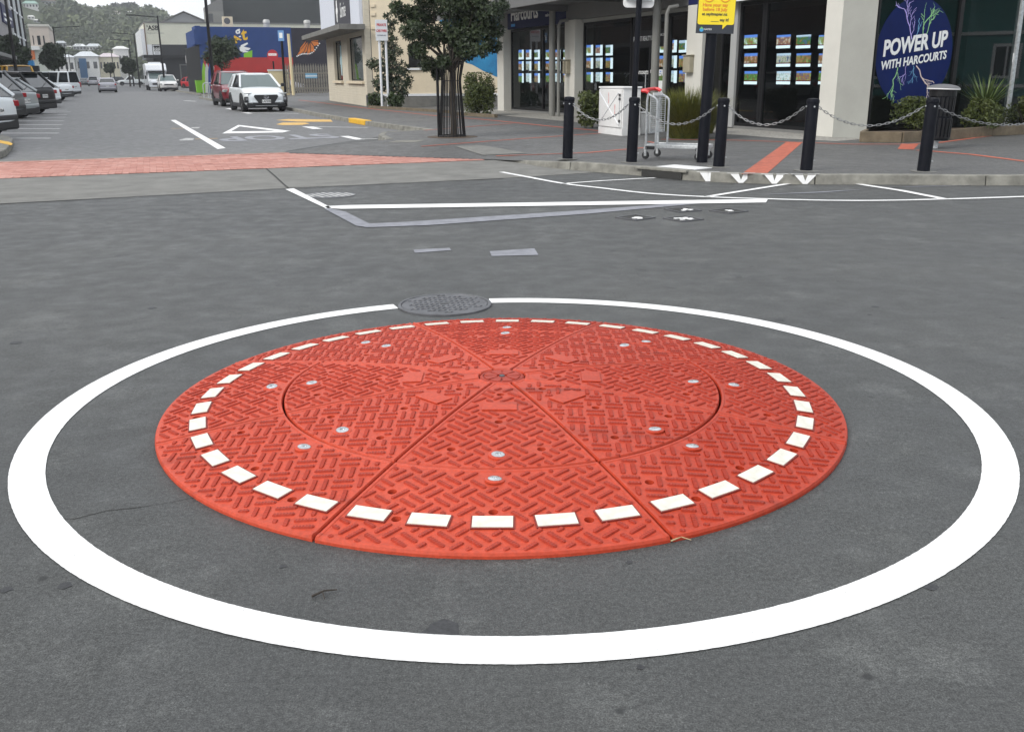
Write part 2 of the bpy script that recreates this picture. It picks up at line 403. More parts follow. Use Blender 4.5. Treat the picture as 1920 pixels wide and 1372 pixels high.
# concrete apron in front of the band and strip behind it
ap = MB(); ap.sheet([BP(-9.5, -.01), G(-400, 402), G(0, 383), G(545, 353), G(945, 335), G(1115, 324), G(1010, 311), G(947, 301), BP(right_s(0), -.01)], .004)
struct(ap.build('concrete_apron', 'concrete'))
ap2 = MB(); ap2.sheet([BP(-9.5, BW + .01), BP(right_s(BW), BW + .01), BP(right_s(BW) + .1, BW + .55), BP(-9.5, BW + .55)], .0045)
struct(ap2.build('concrete_strip', 'concrete'))
for a, b in (((498, 316), (541, 354)), ((0, 383.5), (540, 354.5)), ((541, 354.5), (945, 335.5))):
    struct(strip(resample([G(*a), G(*b)], .4), .025, .0085, .005).build('pavement_joint', 'kerbj'))
# side street
st = MB(); st.sheet([BP(-9.5, BW + .55), BP(right_s(BW) + .1, BW + .55), S(-6.0, 9), S(-5.6, 420), S(-21, 420), S(-21, 6)], .004)
struct(st.build('side_street', 'street'))

# ---- corner footpath with kerb
KPX = [(707, 259), (723, 272)]
kerb_main = [G(947, 301), G(1022, 314), G(1100, 321.5), G(1190, 329), G(1260, 336), G(1330, 341), G(1415, 344.5), G(1500, 346), G(1674, 346.5), G(1920, 348), (10.5, 12.4), (16, 13.0), (30, 17.5)]
kerb_main = smooth_pts(kerb_main, 5)
kerb_street = [G(723, 272), G(709, 263), G(716, 257.5), G(806, 252.5), S(-6.62, 12.2), S(-6.55, 20), S(-6.2, 28), S(-6.2, 43.5), S(-7.3, 45.2), S(-7.3, 55.5), S(-6.0, 57.5), S(-5.9, 160), S(-5.9, 420)]
def inset(pts, d):
    out = []
    for i, p in enumerate(pts):
        p = Vector(p); t_ = (Vector(pts[min(i + 1, len(pts) - 1)]) - Vector(pts[max(i - 1, 0)])).normalized()
        out.append(p + Vector((-t_.y, t_.x)) * d)
    return out
km_in = inset(kerb_main, .16)                                  # left of travel = towards the shops
ks_in = inset(kerb_street, -.16)
KR = 9                                                         # the kerb rises from the ramp over its first points
def rise(i): return .02 + (.127 - .02) * min(1, i / KR)
ramp_in = [Vector(BP(right_s(0) + 1.9, 1.0)), Vector(BP(right_s(BW) + .95, BW + .1))]
fpm = MB(); fpm.prism([tuple(p) for p in km_in[KR:]] + [(60, 30), (60, 330), S(30, 420)] + [tuple(p) for p in reversed(ks_in)] + [tuple(ramp_in[1]), tuple(ramp_in[0])], .0, FZ)
foot = struct(fpm.build('footpath', 'agg'))
rp = MB(); a0, a1 = Vector(BP(right_s(0), 0)), Vector(BP(right_s(BW), BW))
V = [(a0.x, a0.y, .012), (a1.x, a1.y, .012), (ks_in[0].x, ks_in[0].y, FZ), (ramp_in[1].x, ramp_in[1].y, FZ), (ramp_in[0].x, ramp_in[0].y, FZ)]
V += [(km_in[i].x, km_in[i].y, rise(i) - .007 if i < KR else FZ) for i in range(KR, -1, -1)]
F = [(0, 4, 3), (0, 3, 1), (1, 3, 2)] + [(0, 5 + i + 1, 5 + i) for i in range(KR)] + [(0, 5, 4)]
rp.add(V, F)
struct(rp.build('footpath_ramp', 'agg'))
def surf(px, py):
    """where a pixel meets the footpath or its ramp"""
    p = G(px, py, FZ)
    z = FZ
    for f in F:
        A_, B_, C_ = (Vector(V[i]) for i in f); nrm = (B_ - A_).cross(C_ - A_); d = ray(px, py); o_ = Vector((0, 0, CAM_H))
        if abs(d.dot(nrm)) < 1e-9: continue
        q = o_ + d * ((A_ - o_).dot(nrm) / d.dot(nrm)); s_ = [((b - a).x * (q - a).y - (b - a).y * (q - a).x) for a, b in ((A_, B_), (B_, C_), (C_, A_))]
        if all(x >= -1e-6 for x in s_) or all(x <= 1e-6 for x in s_): return (q.x, q.y, q.z)
    return (p[0], p[1], z)
def kerb_stones(parent, line, side, piece, w=.16, h0=.0, h1=.127, limit=60, rising=0.0):
    pts = resample(line, .25); acc = [pts[0]]; d = 0; n = 0
    hgt = {}; run = 0.0
    for i, p in enumerate(pts):
        if i: run += (p - pts[i - 1]).length
        hgt[tuple(p)] = h1 if not rising else .02 + (h1 - .02) * min(1, run / rising)
    def flush(acc):
        a = inset(acc, 0); b = inset(acc, side * w); k = len(acc)
        t0 = (acc[1] - acc[0]).normalized() * .006; t1 = (acc[-1] - acc[-2]).normalized() * .006
        a[0] = a[0] + t0; b[0] = b[0] + t0; a[-1] = a[-1] - t1; b[-1] = b[-1] - t1
        batter = [x.lerp(y, .12) for x, y in zip(a, b)]
        mb = MB(); mb.add([(p.x, p.y, h0) for p in a] + [(p.x, p.y, hgt[tuple(q)]) for p, q in zip(batter, acc)] + [(p.x, p.y, hgt[tuple(q)]) for p, q in zip(b, acc)] + [(p.x, p.y, h0) for p in b],
            [q for i in range(k - 1) for q in ((i, i + 1, k + i + 1, k + i), (k + i, k + i + 1, 2 * k + i + 1, 2 * k + i), (2 * k + i, 2 * k + i + 1, 3 * k + i + 1, 3 * k + i))] + [(0, k, 2 * k, 3 * k), (k - 1, 4 * k - 1, 3 * k - 1, 2 * k - 1)])
        return mb.build('kerb_stone', 'kerbc', parent, bevel=.012)
    for p in pts[1:]:
        d += (p - acc[-1]).length; acc.append(p)
        if d >= piece:
            flush(acc); n += 1; acc = [p]; d = 0
            if n > limit: return
    if len(acc) > 1: flush(acc)
kerb1 = struct(thing('kerb', None, None)); kerb_stones(kerb1, kerb_main, 1, 1.9, rising=sum((kerb_main[i + 1] - kerb_main[i]).length for i in range(KR)))
kerb2 = struct(thing('kerb', None, None)); kerb_stones(kerb2, kerb_street, -1, 3.0, limit=45)
# dropped entry of the ramp: flush stones
# far footpath on the left of the street
lf = MB(); lf.prism([S(-20.2, 8.5), S(-20.2, 420), S(-60, 420), S(-60, 8.5)], .0, FZ); struct(lf.build('footpath', 'agg'))
isl = [G(0, 299), G(12, 294), G(22, 283), G(26, 272), G(18, 266.5), G(0, 263), S(-22, 9.4), S(-30, 9), S(-30, 3), G(-200, 310)]
il = MB(); il.prism(isl, .0, .135); struct(il.build('kerb_island', 'kerbc', bevel=.02))
iy = MB(); iy.sheet([Vector(G(p[0], p[1], .135)) for p in ((-30, 262), (0, 263.5), (17, 266.5), (24, 270), (21, 273), (0, 268.5), (-30, 267))], .139)
struct(iy.build('yellow_kerb_paint', 'kyellow'))
# kerb paint at the parking bay
yk = onx(670, 232, -6.6)[0]
# red lines, pads and strips set in the footpath (4 mm above it)
def fp_poly(pts, name, m, z=.004): mb = MB(); q = [surf(*p) for p in pts]; mb.add([(x, y, h + z) for x, y, h in q], [tuple(range(len(q)))]); return struct(mb.build(name, m))
def fp_line(pts, wd, name='red_line', m='redline', z=.005): 
    q = []
    for a, b in zip(pts[:-1], pts[1:]):
        for k in range(14): q.append(surf(a[0] + (b[0] - a[0]) * k / 14, a[1] + (b[1] - a[1]) * k / 14))
    q.append(surf(*pts[-1])); mb = strip([Vector(p[:2]) for p in q], wd, 0, .003); n_ = len(q)
    mb.v = [(v[0], v[1], q[i % n_][2] + z) for i, v in enumerate(mb.v)]; return struct(mb.build(name, m))
fp_poly([(1390, 327), (1437, 327), (1505, 267), (1474, 267)], 'red_band', 'redline')
fp_poly([(1683, 280), (1713, 281), (1722, 271), (1690, 270)], 'red_pad', 'redline')
fp_line([(930, 293), (1100, 287), (1225, 276)], .10)
fp_line([(790, 275), (960, 262), (1130, 250)], .09)
fp_line([(795, 245), (900, 236.5), (960, 232)], .09)
fp_line([(560, 188), (700, 205), (830, 219), (900, 224), (960, 230), (1060, 240), (1125, 246)], .13)
fp_line([(1240, 262), (1380, 263.5), (1600, 271), (1700, 271), (1760, 268), (1920, 247)], .10)
fp_line([(1720, 282), (1820, 290), (1930, 304)], .12)
fp_line([(1262, 272), (1235, 270), (1215, 266)], .08)
fp_poly([(853, 275), (900, 272.5), (988, 288), (905, 292)], 'tactile_pad', 'concrete', .008)
fp_poly([(728, 268), (745, 263.5), (798, 263), (780, 267)], 'concrete_pad', 'kerbc')
# pebble strip along the shop front
pb = MB(); pb.sheet([S(-1.7, 19.6), S(-1.55, 6), S(-1.3, 4.2), S(-1.25, 2.5), S(-1.15, .2), S(-.75, -1.0), S(.5, -.7), S(.5, 19.6)], FZ + .005)
struct(pb.build('pebble_strip', 'pebble'))

# ---- cracks and drips in the asphalt
def crack(px, name='asphalt_crack', wd=.006):
    pts = resample([Vector(G(*p)) for p in px], .06); pts = [p + Vector((rnd.gauss(0, .012), rnd.gauss(0, .012))) for p in pts]
    mb = MB(); V_ = []
    for i, p in enumerate(pts): t_ = (pts[min(i + 1, len(pts) - 1)] - pts[max(i - 1, 0)]).normalized(); n_ = Vector((-t_.y, t_.x)) * wd * rnd.uniform(.2, .8); V_ += [(*(p + n_), .0015), (*(p - n_), .0015)]
    mb.add(V_, [(2 * i + 1, 2 * i + 3, 2 * i + 2, 2 * i) for i in range(len(pts) - 1)]); return struct(mb.build(name, 'kerbj'))
crack([(80, 978), (150, 972), (250, 950), (372, 936)], wd=.003); crack([(1240, 538), (1275, 541)], wd=.008); crack([(1190, 505), (1215, 507)], wd=.007)
for px, py, r_ in ((825, 1184, .055), (120, 1098, .022), (12, 1105, .02), (30, 643, .035), (285, 578, .03), (1640, 575, .02), (1490, 805, .0), (1745, 1100, .02), (400, 1140, .009), (530, 1062, .012), (1180, 1054, .012), (1200, 1250, .012), (1630, 590, .015), (1463, 600, .025), (1385, 520, .03), (1150, 470, .03), (1410, 500, .02), (1000, 450, .025), (640, 440, .03), (220, 480, .03)):
    if r_: x, y = G(px, py); mb = MB(); mb.sheet([(x + r_ * rnd.uniform(.6, 1.2) * math.cos(a_ / 9 * 6.283), y + r_ * rnd.uniform(.6, 1.2) * math.sin(a_ / 9 * 6.283)) for a_ in range(9)], .0015); struct(mb.build('tar_spot', M['tar']))
# ---- painted markings
def mark(px, name, m='paintw', z=.008): mb = MB(); mb.sheet([G(*p) for p in px], z); return struct(mb.build(name, m))
def mline(px, wd, name='white_line', m='paintw', z=.008, smooth=False, jit=.004):
    pts = [Vector(G(*p)) for p in px]
    pts = smooth_pts(pts, 8) if smooth else resample(pts, .15)
    return struct(strip(pts, wd, z, jit).build(name, m))
RC = Vector((0.003, 4.104)); RO_, RI_ = 2.039, 1.915
aL = math.atan2(*(Vector(G(741, 574)) - RC).yx); aR = math.atan2(*(Vector(G(918, 566)) - RC).yx)
ring = MB(); n = 1500; span = (aR + 2 * math.pi) - aL; V = []; j0 = j1 = 0
for i in range(n + 1):
    a = aL + span * i / n; j0 = .3 * j0 + rnd.uniform(-.0007, .0007); j1 = .3 * j1 + rnd.uniform(-.0007, .0007)
    for r_ in (RI_ + j0, RO_ + j1): V.append((RC.x + r_ * math.cos(a), RC.y + r_ * math.sin(a), .003))
ring.add(V, [(2 * i, 2 * i + 1, 2 * i + 3, 2 * i + 2) for i in range(n)])
struct(ring.build('white_ring_marking', 'paintw'))
mark([(608, 388), (655, 386), (1440, 374.5), (1436, 381), (640, 393), (614, 391.5)], 'white_limit_line')
mark([(535, 356), (551, 354.5), (612, 386), (622, 391), (611, 392)], 'white_limit_line')
mark([(648, 398), (618, 391.5), (608, 392.5), (668, 424.5), (690, 427.5), (700, 424)], 'overpainted_line', 'paintgrey', .0065)
mark([(676, 421), (684, 427.5), (800, 423.5), (1100, 402), (1330, 381), (1290, 380.5), (1080, 396), (760, 417)], 'overpainted_line', 'paintgrey', .0055)
mline([(940, 323.5), (985, 332), (1055, 345), (1130, 354), (1220, 364), (1330, 370.5), (1450, 374.5), (1560, 377), (1660, 377), (1790, 374), (1930, 369.5)], .085, smooth=True)
mline([(1055, 345.5), (1130, 340), (1228, 334.5)], .07)
mline([(1325, 370), (1400, 358), (1488, 344)], .085)
mline([(1608, 346), (1690, 358.5), (1770, 374)], .10)
mark([(1420, 366), (1600, 357), (1720, 350), (1835, 347.5), (1660, 353), (1540, 362)], 'overpainted_line', 'paintgrey', .005)
mark([(775, 469), (843, 465.5), (846, 470), (778, 475)], 'overpainted_dash', 'paintgrey', .004)
mark([(918, 472), (1002, 466.5), (1010, 479), (922, 481)], 'overpainted_dash', 'paintgrey', .004)
mark([(320, 226), (329, 225.5), (423, 278.5), (408, 280.5)], 'white_centre_line')
mark([(416, 251.5), (447, 235), (452, 236.5), (430, 249)], 'white_give_way_triangle'); 
mark([(446, 235), (545, 246.5), (528, 248), (450, 238)], 'white_give_way_triangle', z=.0095)
mark([(416, 251.5), (432, 247.6), (545, 246.2), (530, 249.5)], 'white_give_way_triangle', z=.011)
mline([(321, 241.6), (351, 241)], .10, 'yellow_tick', 'painty', .0065)
mline([(366, 261.5), (408, 260.2)], .10, 'yellow_tick', 'painty', .0065)
mark([(336, 262.5), (350, 259.8), (364, 260), (362, 264), (338, 264.6)], 'worn_white_patch', 'paintold')
mark([(358, 239.5), (376, 239), (372, 241.5), (360, 241.6)], 'worn_white_patch', 'paintold')
mline([(572, 238), (690, 240)], .10); mline([(575, 238), (596, 242.5)], .28)
mline([(645, 256), (676, 262.5)], .22); mline([(676, 261.7), (708, 261)], .09)
mline([(456, 211.5), (560, 213.5)], .12); mline([(456, 211.2), (470, 213.5)], .2); mline([(427, 204), (444, 207)], .25); mline([(345, 189.5), (368, 190.5)], .22)
mark([(518, 226), (540, 224), (620, 225), (624, 229), (560, 229)], 'yellow_stencil', 'painty'); mark([(518, 234), (530, 230.5), (572, 230.5), (581, 232.5), (566, 235), (530, 235.4)], 'yellow_stencil', 'painty')
for (ax, ay), (bx_, by_) in [((5, 260), (95, 260)), ((17, 250.5), (110, 250.5)), ((38, 242), (113, 242)), ((46, 234.5), (117, 234.5)), ((52, 227.5), (120, 227.5)), ((62, 221), (123, 220.5)), ((75, 216), (126, 215.5)), ((90, 211), (133, 210.6)), ((100, 207.7), (127, 207.5))]:
    a, b = Vector(G(ax, ay)), Vector(G(bx_, by_)); a = b + (a - b).normalized() * 4.6
    struct(strip(resample([a, b], .5), .13, .008, .003).build('parking_line', 'paintw'))
# ghost of a painted-out STOP, read from the far side
sp = G(520, 258); sp = text('STOP', 1.0, mat('faded_stencil', (.27, .275, .30), .7, var=.2, vscale=5), 'painted_out_stop', None, Matrix.Translation((sp[0], sp[1], .0075)) @ Matrix.Rotation(SA + math.pi, 4, 'Z') @ Matrix.Diagonal((1.15, 2.5, .3, 1)), bold=.03)
struct(sp)
# crown of white Vs painted on the kerb face
kf = [Vector(p) for p in kerb_main]
def kerb_at(px):
    best = min(range(len(kf) - 1), key=lambda i: abs(960 + FPX * (kf[i].x / (kf[i].y * math.cos(TH) + 1.4 * math.sin(TH))) - px))
    t_ = (kf[best + 1] - kf[best]).normalized(); return kf[best], t_
for px0, px1 in ((1322, 1355), (1378, 1420), (1441, 1481), (1498, 1540)):
    ya = 331; A_, B_ = Vector(G(px0, ya, .13)), Vector(G(px1, ya, .13)); t_ = (B_ - A_).normalized(); L_ = (B_ - A_).length; nn = Vector((t_.y, -t_.x))
    mid, _ = kerb_at((px0 + px1) / 2); 
    # shift onto the kerb face
    off = (mid - A_).dot(nn); base = A_ + nn * (off + .006)
    def P(s_, z_): q = base + t_ * s_ - nn * (z_ / .127 * .019); return (q.x, q.y, z_)
    mb = MB(); wv = .11
    mb.add([P(0, .122), P(wv, .122), P(L_ / 2, .045), P(L_ - wv, .122), P(L_, .122), P(L_ / 2 + .03, .006), P(L_ / 2 - .03, .006)], [(0, 6, 2, 1), (2, 6, 5), (2, 5, 4, 3)])
    q0, q1 = base - nn * .012, base - nn * .05
    mb.add([(q0.x + t_.x * s_, q0.y + t_.y * s_, .131) for s_ in (-.04, wv, L_ - wv, L_ + .04)] + [(q1.x + t_.x * s_, q1.y + t_.y * s_, .131) for s_ in (-.04, wv, L_ - wv, L_ + .04)], [(0, 1, 5, 4), (2, 3, 7, 6)])
    struct(mb.build('white_kerb_paint', 'paintw'))
yp = Vector(S(-6.63, yk - 1.1)); 
kyb = MB(); kyb.box((0, 0, .072), (.22, 2.0, .140)); struct(kyb.build('yellow_kerb_paint', 'kyellow', None, (*S(-6.52, yk), 0), SA, bevel=.01))

# storm drain inlet in the kerb
dk, dt = kerb_at(1248)
din = thing('storm_drain', 'kerb drain inlet with pale concrete lid and dark slot below', 'drain', (dk.x, dk.y, FZ), math.atan2(dt.y, dt.x))
mb = MB(); mb.bx(-.34, .34, .17, .62, .0, .012); mb.build('lid', 'whitec', din, bevel=.004)
mb = MB(); mb.bx(-.55, .38, -.015, .165, -.02, .016); mb.build('lintel', 'kerbc', din, bevel=.008)
mb = MB(); mb.bx(-.42, .3, -.012, .0, -.115, -.025); mb.build('slot', 'kerbj', din)

# ================================================================== RUBBER ROUNDABOUT DOME
def rubber(name, base, dust, amt):
    m = bpy.data.materials.new(name); m.use_nodes = True
    n = m.node_tree.nodes; l = m.node_tree.links; b = n['Principled BSDF']
    t = n.new('ShaderNodeNewGeometry')
    def noise(s, d=5, rr=.6):
        z = n.new('ShaderNodeTexNoise'); z.inputs['Scale'].default_value = s; z.inputs['Detail'].default_value = d; z.inputs['Roughness'].default_value = rr
        l.new(t.outputs['Position'], z.inputs['Vector']); return z.outputs['Fac']
    # paler dust tone broken up by noise, weakest towards the right side
    sx = n.new('ShaderNodeSeparateXYZ'); l.new(t.outputs['Position'], sx.inputs[0])
    mr = n.new('ShaderNodeMapRange'); mr.inputs[1].default_value = -.2; mr.inputs[2].default_value = 1.15; mr.inputs[3].default_value = .62; mr.inputs[4].default_value = -.12
    l.new(sx.outputs['X'], mr.inputs[0])
    ad = n.new('ShaderNodeMath'); ad.operation = 'ADD'; l.new(mr.outputs[0], ad.inputs[0])
    nn = n.new('ShaderNodeMath'); nn.operation = 'MULTIPLY_ADD'; nn.inputs[1].default_value = 1.3; nn.inputs[2].default_value = -.55; l.new(noise(2.3, 8, .7), nn.inputs[0]); l.new(nn.outputs[0], ad.inputs[1])
    ad.use_clamp = True
    ma = n.new('ShaderNodeMath'); ma.operation = 'MULTIPLY'; ma.inputs[1].default_value = amt; l.new(ad.outputs[0], ma.inputs[0])
    c = mixc(n, l, ma.outputs[0], base, dust)
    g2 = ramp(n, .35, .65, (.86,) * 3, (1.12,) * 3); l.new(noise(60, 4), g2.inputs['Fac']); c = mixc(n, l, 1.0, c, g2.outputs[0], 'MULTIPLY')
    gr = ramp(n, .62, .72, (0, 0, 0), (1, 1, 1)); l.new(noise(9, 8, .8), gr.inputs['Fac'])
    mg = n.new('ShaderNodeMath'); mg.operation = 'MULTIPLY'; mg.inputs[1].default_value = .35; l.new(gr.outputs[0], mg.inputs[0])
    c = mixc(n, l, mg.outputs[0], c, (.22, .12, .09))
    mp_ = n.new('ShaderNodeMapping'); mp_.inputs['Rotation'].default_value = (0, 0, .5); mp_.inputs['Scale'].default_value = (.7, 7, 1); l.new(t.outputs['Position'], mp_.inputs[0])
    sk = n.new('ShaderNodeTexNoise'); sk.inputs['Scale'].default_value = 2.2; sk.inputs['Detail'].default_value = 6; l.new(mp_.outputs[0], sk.inputs['Vector'])
    sr = ramp(n, .60, .74, (0, 0, 0), (.5, .5, .5)); l.new(sk.outputs['Fac'], sr.inputs['Fac']); c = mixc(n, l, sr.outputs[0], c, tuple(x * .42 + .012 for x in base))
    l.new(c, b.inputs['Base Color']); b.inputs['Roughness'].default_value = .55; b.inputs['Specular IOR Level'].default_value = .4
    bp = n.new('ShaderNodeBump'); bp.inputs['Strength'].default_value = .2; bp.inputs['Distance'].default_value = .003
    l.new(noise(180, 3), bp.inputs['Height']); l.new(bp.outputs[0], b.inputs['Normal'])
    return m
M['rub'] = rubber('red_rubber', (.38, .030, .006), (.53, .070, .032), 1.0)
M['rubbar'] = rubber('red_rubber_tread', (.29, .021, .005), (.37, .038, .016), .9)
M['refl'] = mat('cream_reflector', (.66, .64, .55), .42, var=.16, vscale=18)
M['rubdk'] = mat('dark_red_edge', (.20, .022, .015), .6)
DR = 1.468
def dz(r): return .017 + .103 * (1 - (r / DR) ** 2)
dome = thing('rubber_roundabout_dome', 'low red rubber roundabout dome of wedge panels with cream reflectors inside a white ring', 'traffic dome', (-.045, 4.075, .0), R(-.9))
HALF = R(22.5)
INNER_HOLES = [(.25, -.2), (.55, 0), (.81, -12.0), (.81, 11.6)]
OUTER_HOLES = [(1.235, 0), (1.305, -13.8), (1.31, 13.6), (1.15, -17.5)]
def pol(r, deg): a = R(deg) - math.pi / 2; return (r * math.cos(a), r * math.sin(a))
def panel_mesh(name, r0, r1, rim):
    gap = .005
    lip = [0, .003, .012, .015]
    rr = [r0 + d for d in lip]
    nmid = 10; e1 = r1 - .015 if not rim else r1 - .03
    rr += [rr[-1] + (e1 - rr[-1]) * i / nmid for i in range(1, nmid + 1)]
    rr += [r1 - .012, r1 - .003, r1] if not rim else [r1 - .016, r1 - .004, r1]
    V = []; top = []
    nc = 14
    for j, r_ in enumerate(rr):
        tm = HALF - math.asin(gap / r_); cols = [tm - d / r_ for d in lip]; cols = [max(c, .002 * (4 - i)) for i, c in enumerate(cols)]
        inn = cols[-1]; th_ = [-c for c in cols] + [-inn + 2 * inn * i / nc for i in range(1, nc)] + cols[::-1]
        row = []
        for i, a in enumerate(th_):
            z = dz(r_)
            ci = min(i, len(th_) - 1 - i); rj = min(j, (len(rr) - 1 - j) if not rim else 9)
            k = min(ci, rj)
            if k == 0: z -= .004
            elif k in (1, 2): z += .0028
            if rim and j == len(rr) - 1: z = dz(r_) - .006
            elif rim and j >= len(rr) - 3: z += .0025 if k > 0 else 0
            ang = a - math.pi / 2; row.append(len(V)); V.append((r_ * math.cos(ang), r_ * math.sin(ang), z))
        top.append(row)
    nt_ = len(V); V += [(x, y, .001) for x, y, z in V]; F = []
    J, I = len(top), len(top[0])
    for j in range(J - 1):
        for i in range(I - 1):
            a, b, c, d = top[j][i], top[j][i + 1], top[j + 1][i + 1], top[j + 1][i]
            F.append((d, c, b, a)); F.append((a + nt_, b + nt_, c + nt_, d + nt_))
    loop = [top[0][i] for i in range(I)] + [top[j][-1] for j in range(1, J)] + [top[-1][i] for i in range(I - 2, -1, -1)] + [top[j][0] for j in range(J - 2, 0, -1)]
    for a, b in zip(loop, loop[1:] + loop[:1]): F.append((a, b, b + nt_, a + nt_))
    mb = MB(); mb.v = V; mb.f = F; mb.m = [0] * len(F)
    return mb
def bored(mb, holes, name):
    ob = mb.build(name, 'rub'); cut = MB()
    for r_, dg_ in holes:
        x, y = pol(r_, dg_); cut.lathe([(.0165, .0035), (.0165, dz(r_) + .02)], 16, (x, y, 0))
    cb = cut.build('cutter', 'rubdk')
    md = ob.modifiers.new('b', 'BOOLEAN'); md.object = cb; md.operation = 'DIFFERENCE'; md.solver = 'EXACT'
    dg = bpy.context.evaluated_depsgraph_get(); me = bpy.data.meshes.new_from_object(ob.evaluated_get(dg))
    bpy.data.objects.remove(cb); bpy.data.objects.remove(ob)
    me.name = name; me.materials.clear(); me.materials.append(M['rub']); return me
me_in = bored(panel_mesh('panel', .104, .949, False), INNER_HOLES, 'inner_panel')
me_out = bored(panel_mesh('panel', .958, DR, True), OUTER_HOLES, 'outer_panel')
# tread: pairs of serrated bars, basket weave set at 45 degrees to the panel's axis
CELL = .081
def tread(r0, r1, keep_out, plate=None, refl=False):
    mb = MB(); c45 = math.sqrt(.5)
    def ok(x, y):
        r_ = math.hypot(x, y); a = abs(math.atan2(x, -y))
        if r_ < r0 + .022 or r_ > r1 - .008: return False
        if r_ * math.sin(HALF - a) < .022: return False
        for hx, hy, hr in keep_out:
            if (x - hx) ** 2 + (y - hy) ** 2 < hr * hr: return False
        if plate and abs(x - plate[0]) < plate[2] and abs(y - plate[1]) < plate[3]: return False
        if refl:
            ad = math.degrees(math.atan2(x, -y)); k = round(ad / 9) * 9
            if abs(k) <= 18 and abs(r_ - 1.30) < .041 and abs(R(ad - k)) * r_ < .075: return False
        return True
    N = 20
    for i in range(-28, 29):
        for j in range(-28, 29):
            u0, v0 = (i + .5) * CELL, (j + .25) * CELL
            horiz = (i + j) % 2 == 0
            for off in (-.0195, .0195):
                du, dv = (1, 0) if horiz else (0, 1)
                cu, cv = (u0, v0 + off) if horiz else (u0 + off, v0)
                def W(t): u_, v_ = cu + du * t, cv + dv * t; return ((u_ - v_) * c45, (u_ + v_) * c45)
                ts = [-.0365 + .073 * k / N for k in range(N + 1)]
                good = [ok(*W(t)) for t in ts]
                best = (0, -1); k = 0
                while k <= N:
                    if good[k]:
                        s_ = k
                        while k < N and good[k + 1]: k += 1
                        if k - s_ > best[1] - best[0]: best = (s_, k)
                    k += 1
                if best[1] - best[0] < 4: continue
                t0, t1 = ts[best[0]], ts[best[1]]
                d2 = ((du - dv) * c45, (du + dv) * c45); nrm = (-d2[1], d2[0])
                hw, tw, hh = .0088, .0066, .0066
                nseg = max(4, 2 * int((t1 - t0) / .0098))
                rows = []
                for k in range(nseg + 1):
                    f_ = k / nseg; t = t0 + (t1 - t0) * f_; x, y = W(t); zb = dz(math.hypot(x, y))
                    e = .55 if k in (0, nseg) else 1.0
                    top = hh * (.45 if k in (0, nseg) else (1.0 if k % 2 else .70))
                    rows.append([(x - nrm[0] * hw * e, y - nrm[1] * hw * e, zb - .002), (x - nrm[0] * tw * e, y - nrm[1] * tw * e, zb + top), (x + nrm[0] * tw * e, y + nrm[1] * tw * e, zb + top), (x + nrm[0] * hw * e, y + nrm[1] * hw * e, zb - .002)])
                V = [p for r_ in rows for p in r_]; F = []
                for k in range(nseg):
                    a = 4 * k
                    for q in range(3): F.append((a + q, a + q + 1, a + q + 5, a + q + 4))
                F += [(3, 2, 1, 0), (4 * nseg, 4 * nseg + 1, 4 * nseg + 2, 4 * nseg + 3)]
                F = [f[::-1] for f in F]
                mb.add(V, F)
    return mb
ki = [(*pol(r_, d_), .031) for r_, d_ in INNER_HOLES] + [(0, -.85, .046)]
ko = [(*pol(r_, d_), .031) for r_, d_ in OUTER_HOLES] + [(0, -1.03, .05)]
tr_in = tread(.15, .952, ki, (0, -.395, .083, .052))
tr_out = tread(.956, DR - .008, ko, None, True)
def bolt_mb():
    mb = MB(); mb.lathe([(.036, -.003), (.036, .003), (.031, .0055), (.026, .0055)], 20, mi=1)
    mb.lathe([(.0245, .0), (.0245, .007), (.021, .010), (.012, .0108), (.0095, .0108), (.0085, .006), (.0004, .006)], 18, mi=0)
    return mb
first = {}
def put(key, mk, name, mats, parent, loc=(0, 0, 0), rot=(0, 0, 0), **kw):
    if key not in first: ob = mk().build(name, mats, parent, loc, rot=rot, **kw); first[key] = ob
    else:
        ob = first[key].copy(); ob.name = name; COL.objects.link(ob); ob.parent = parent; ob.location = loc; ob.rotation_euler = rot
    return ob
for k in range(8):
    a = R(45 * k)
    for key, me, tr, br in (('inner_panel', me_in, tr_in, .85), ('outer_panel', me_out, tr_out, 1.03)):
        p = bpy.data.objects.new(key, me); COL.objects.link(p); p.parent = dome; p.rotation_euler = (0, 0, a)
        p.location = (0, 0, rnd.uniform(-.001, .0012))
        tag(put('t' + key, lambda: tr, 'tread_bars', 'rubbar', p), kind='stuff')
        ob = put('bolt' , bolt_mb, 'bolt', ['zinc', 'rub'], p, (rnd.uniform(-.006, .006), -br, dz(br)), (.1 * br, 0, rnd.random() * 3), smooth=True)
        if key == 'inner_panel':
            pm = lambda: MB().box((0, 0, 0), (.142, .084, .006))
            put('plate', pm, 'blank_plate', 'rub', p, (0, -.395, dz(.395) + .0035), (math.atan(2 * .09 * .395 / DR ** 2), 0, rnd.uniform(-.01, .01)), bevel=.002)
        else:
            for q in (-18, -9, 0, 9, 18):
                x, y = pol(1.30, q)
                rm = lambda: MB().box((0, 0, .0), (.140, .074, .004), mi=1).box((0, 0, .0025), (.130, .064, .005), mi=0)
                put('refl', rm, 'reflector', ['refl', 'rubdk'], p, (x, y, dz(1.30) + .0025), (math.atan(2 * .09 * 1.3 / DR ** 2), 0, R(q)))
hub = MB(); hub.lathe([(.099, .05), (.099, .116), (.092, .1215), (.086, .1215), (.083, .117), (.0004, .117)], 40)
for k in range(8):
    a0 = R(45 * k + 4); a1 = R(45 * k + 41); pts = []
    P1 = [(.08 * math.cos(a0 + (a1 - a0) * i / 5), .08 * math.sin(a0 + (a1 - a0) * i / 5)) for i in range(6)]
    P0 = [(.024 * math.cos(a1 - (a1 - a0) * i / 2), .024 * math.sin(a1 - (a1 - a0) * i / 2)) for i in range(3)]
    hub.prism(P1 + P0, .115, .1225)
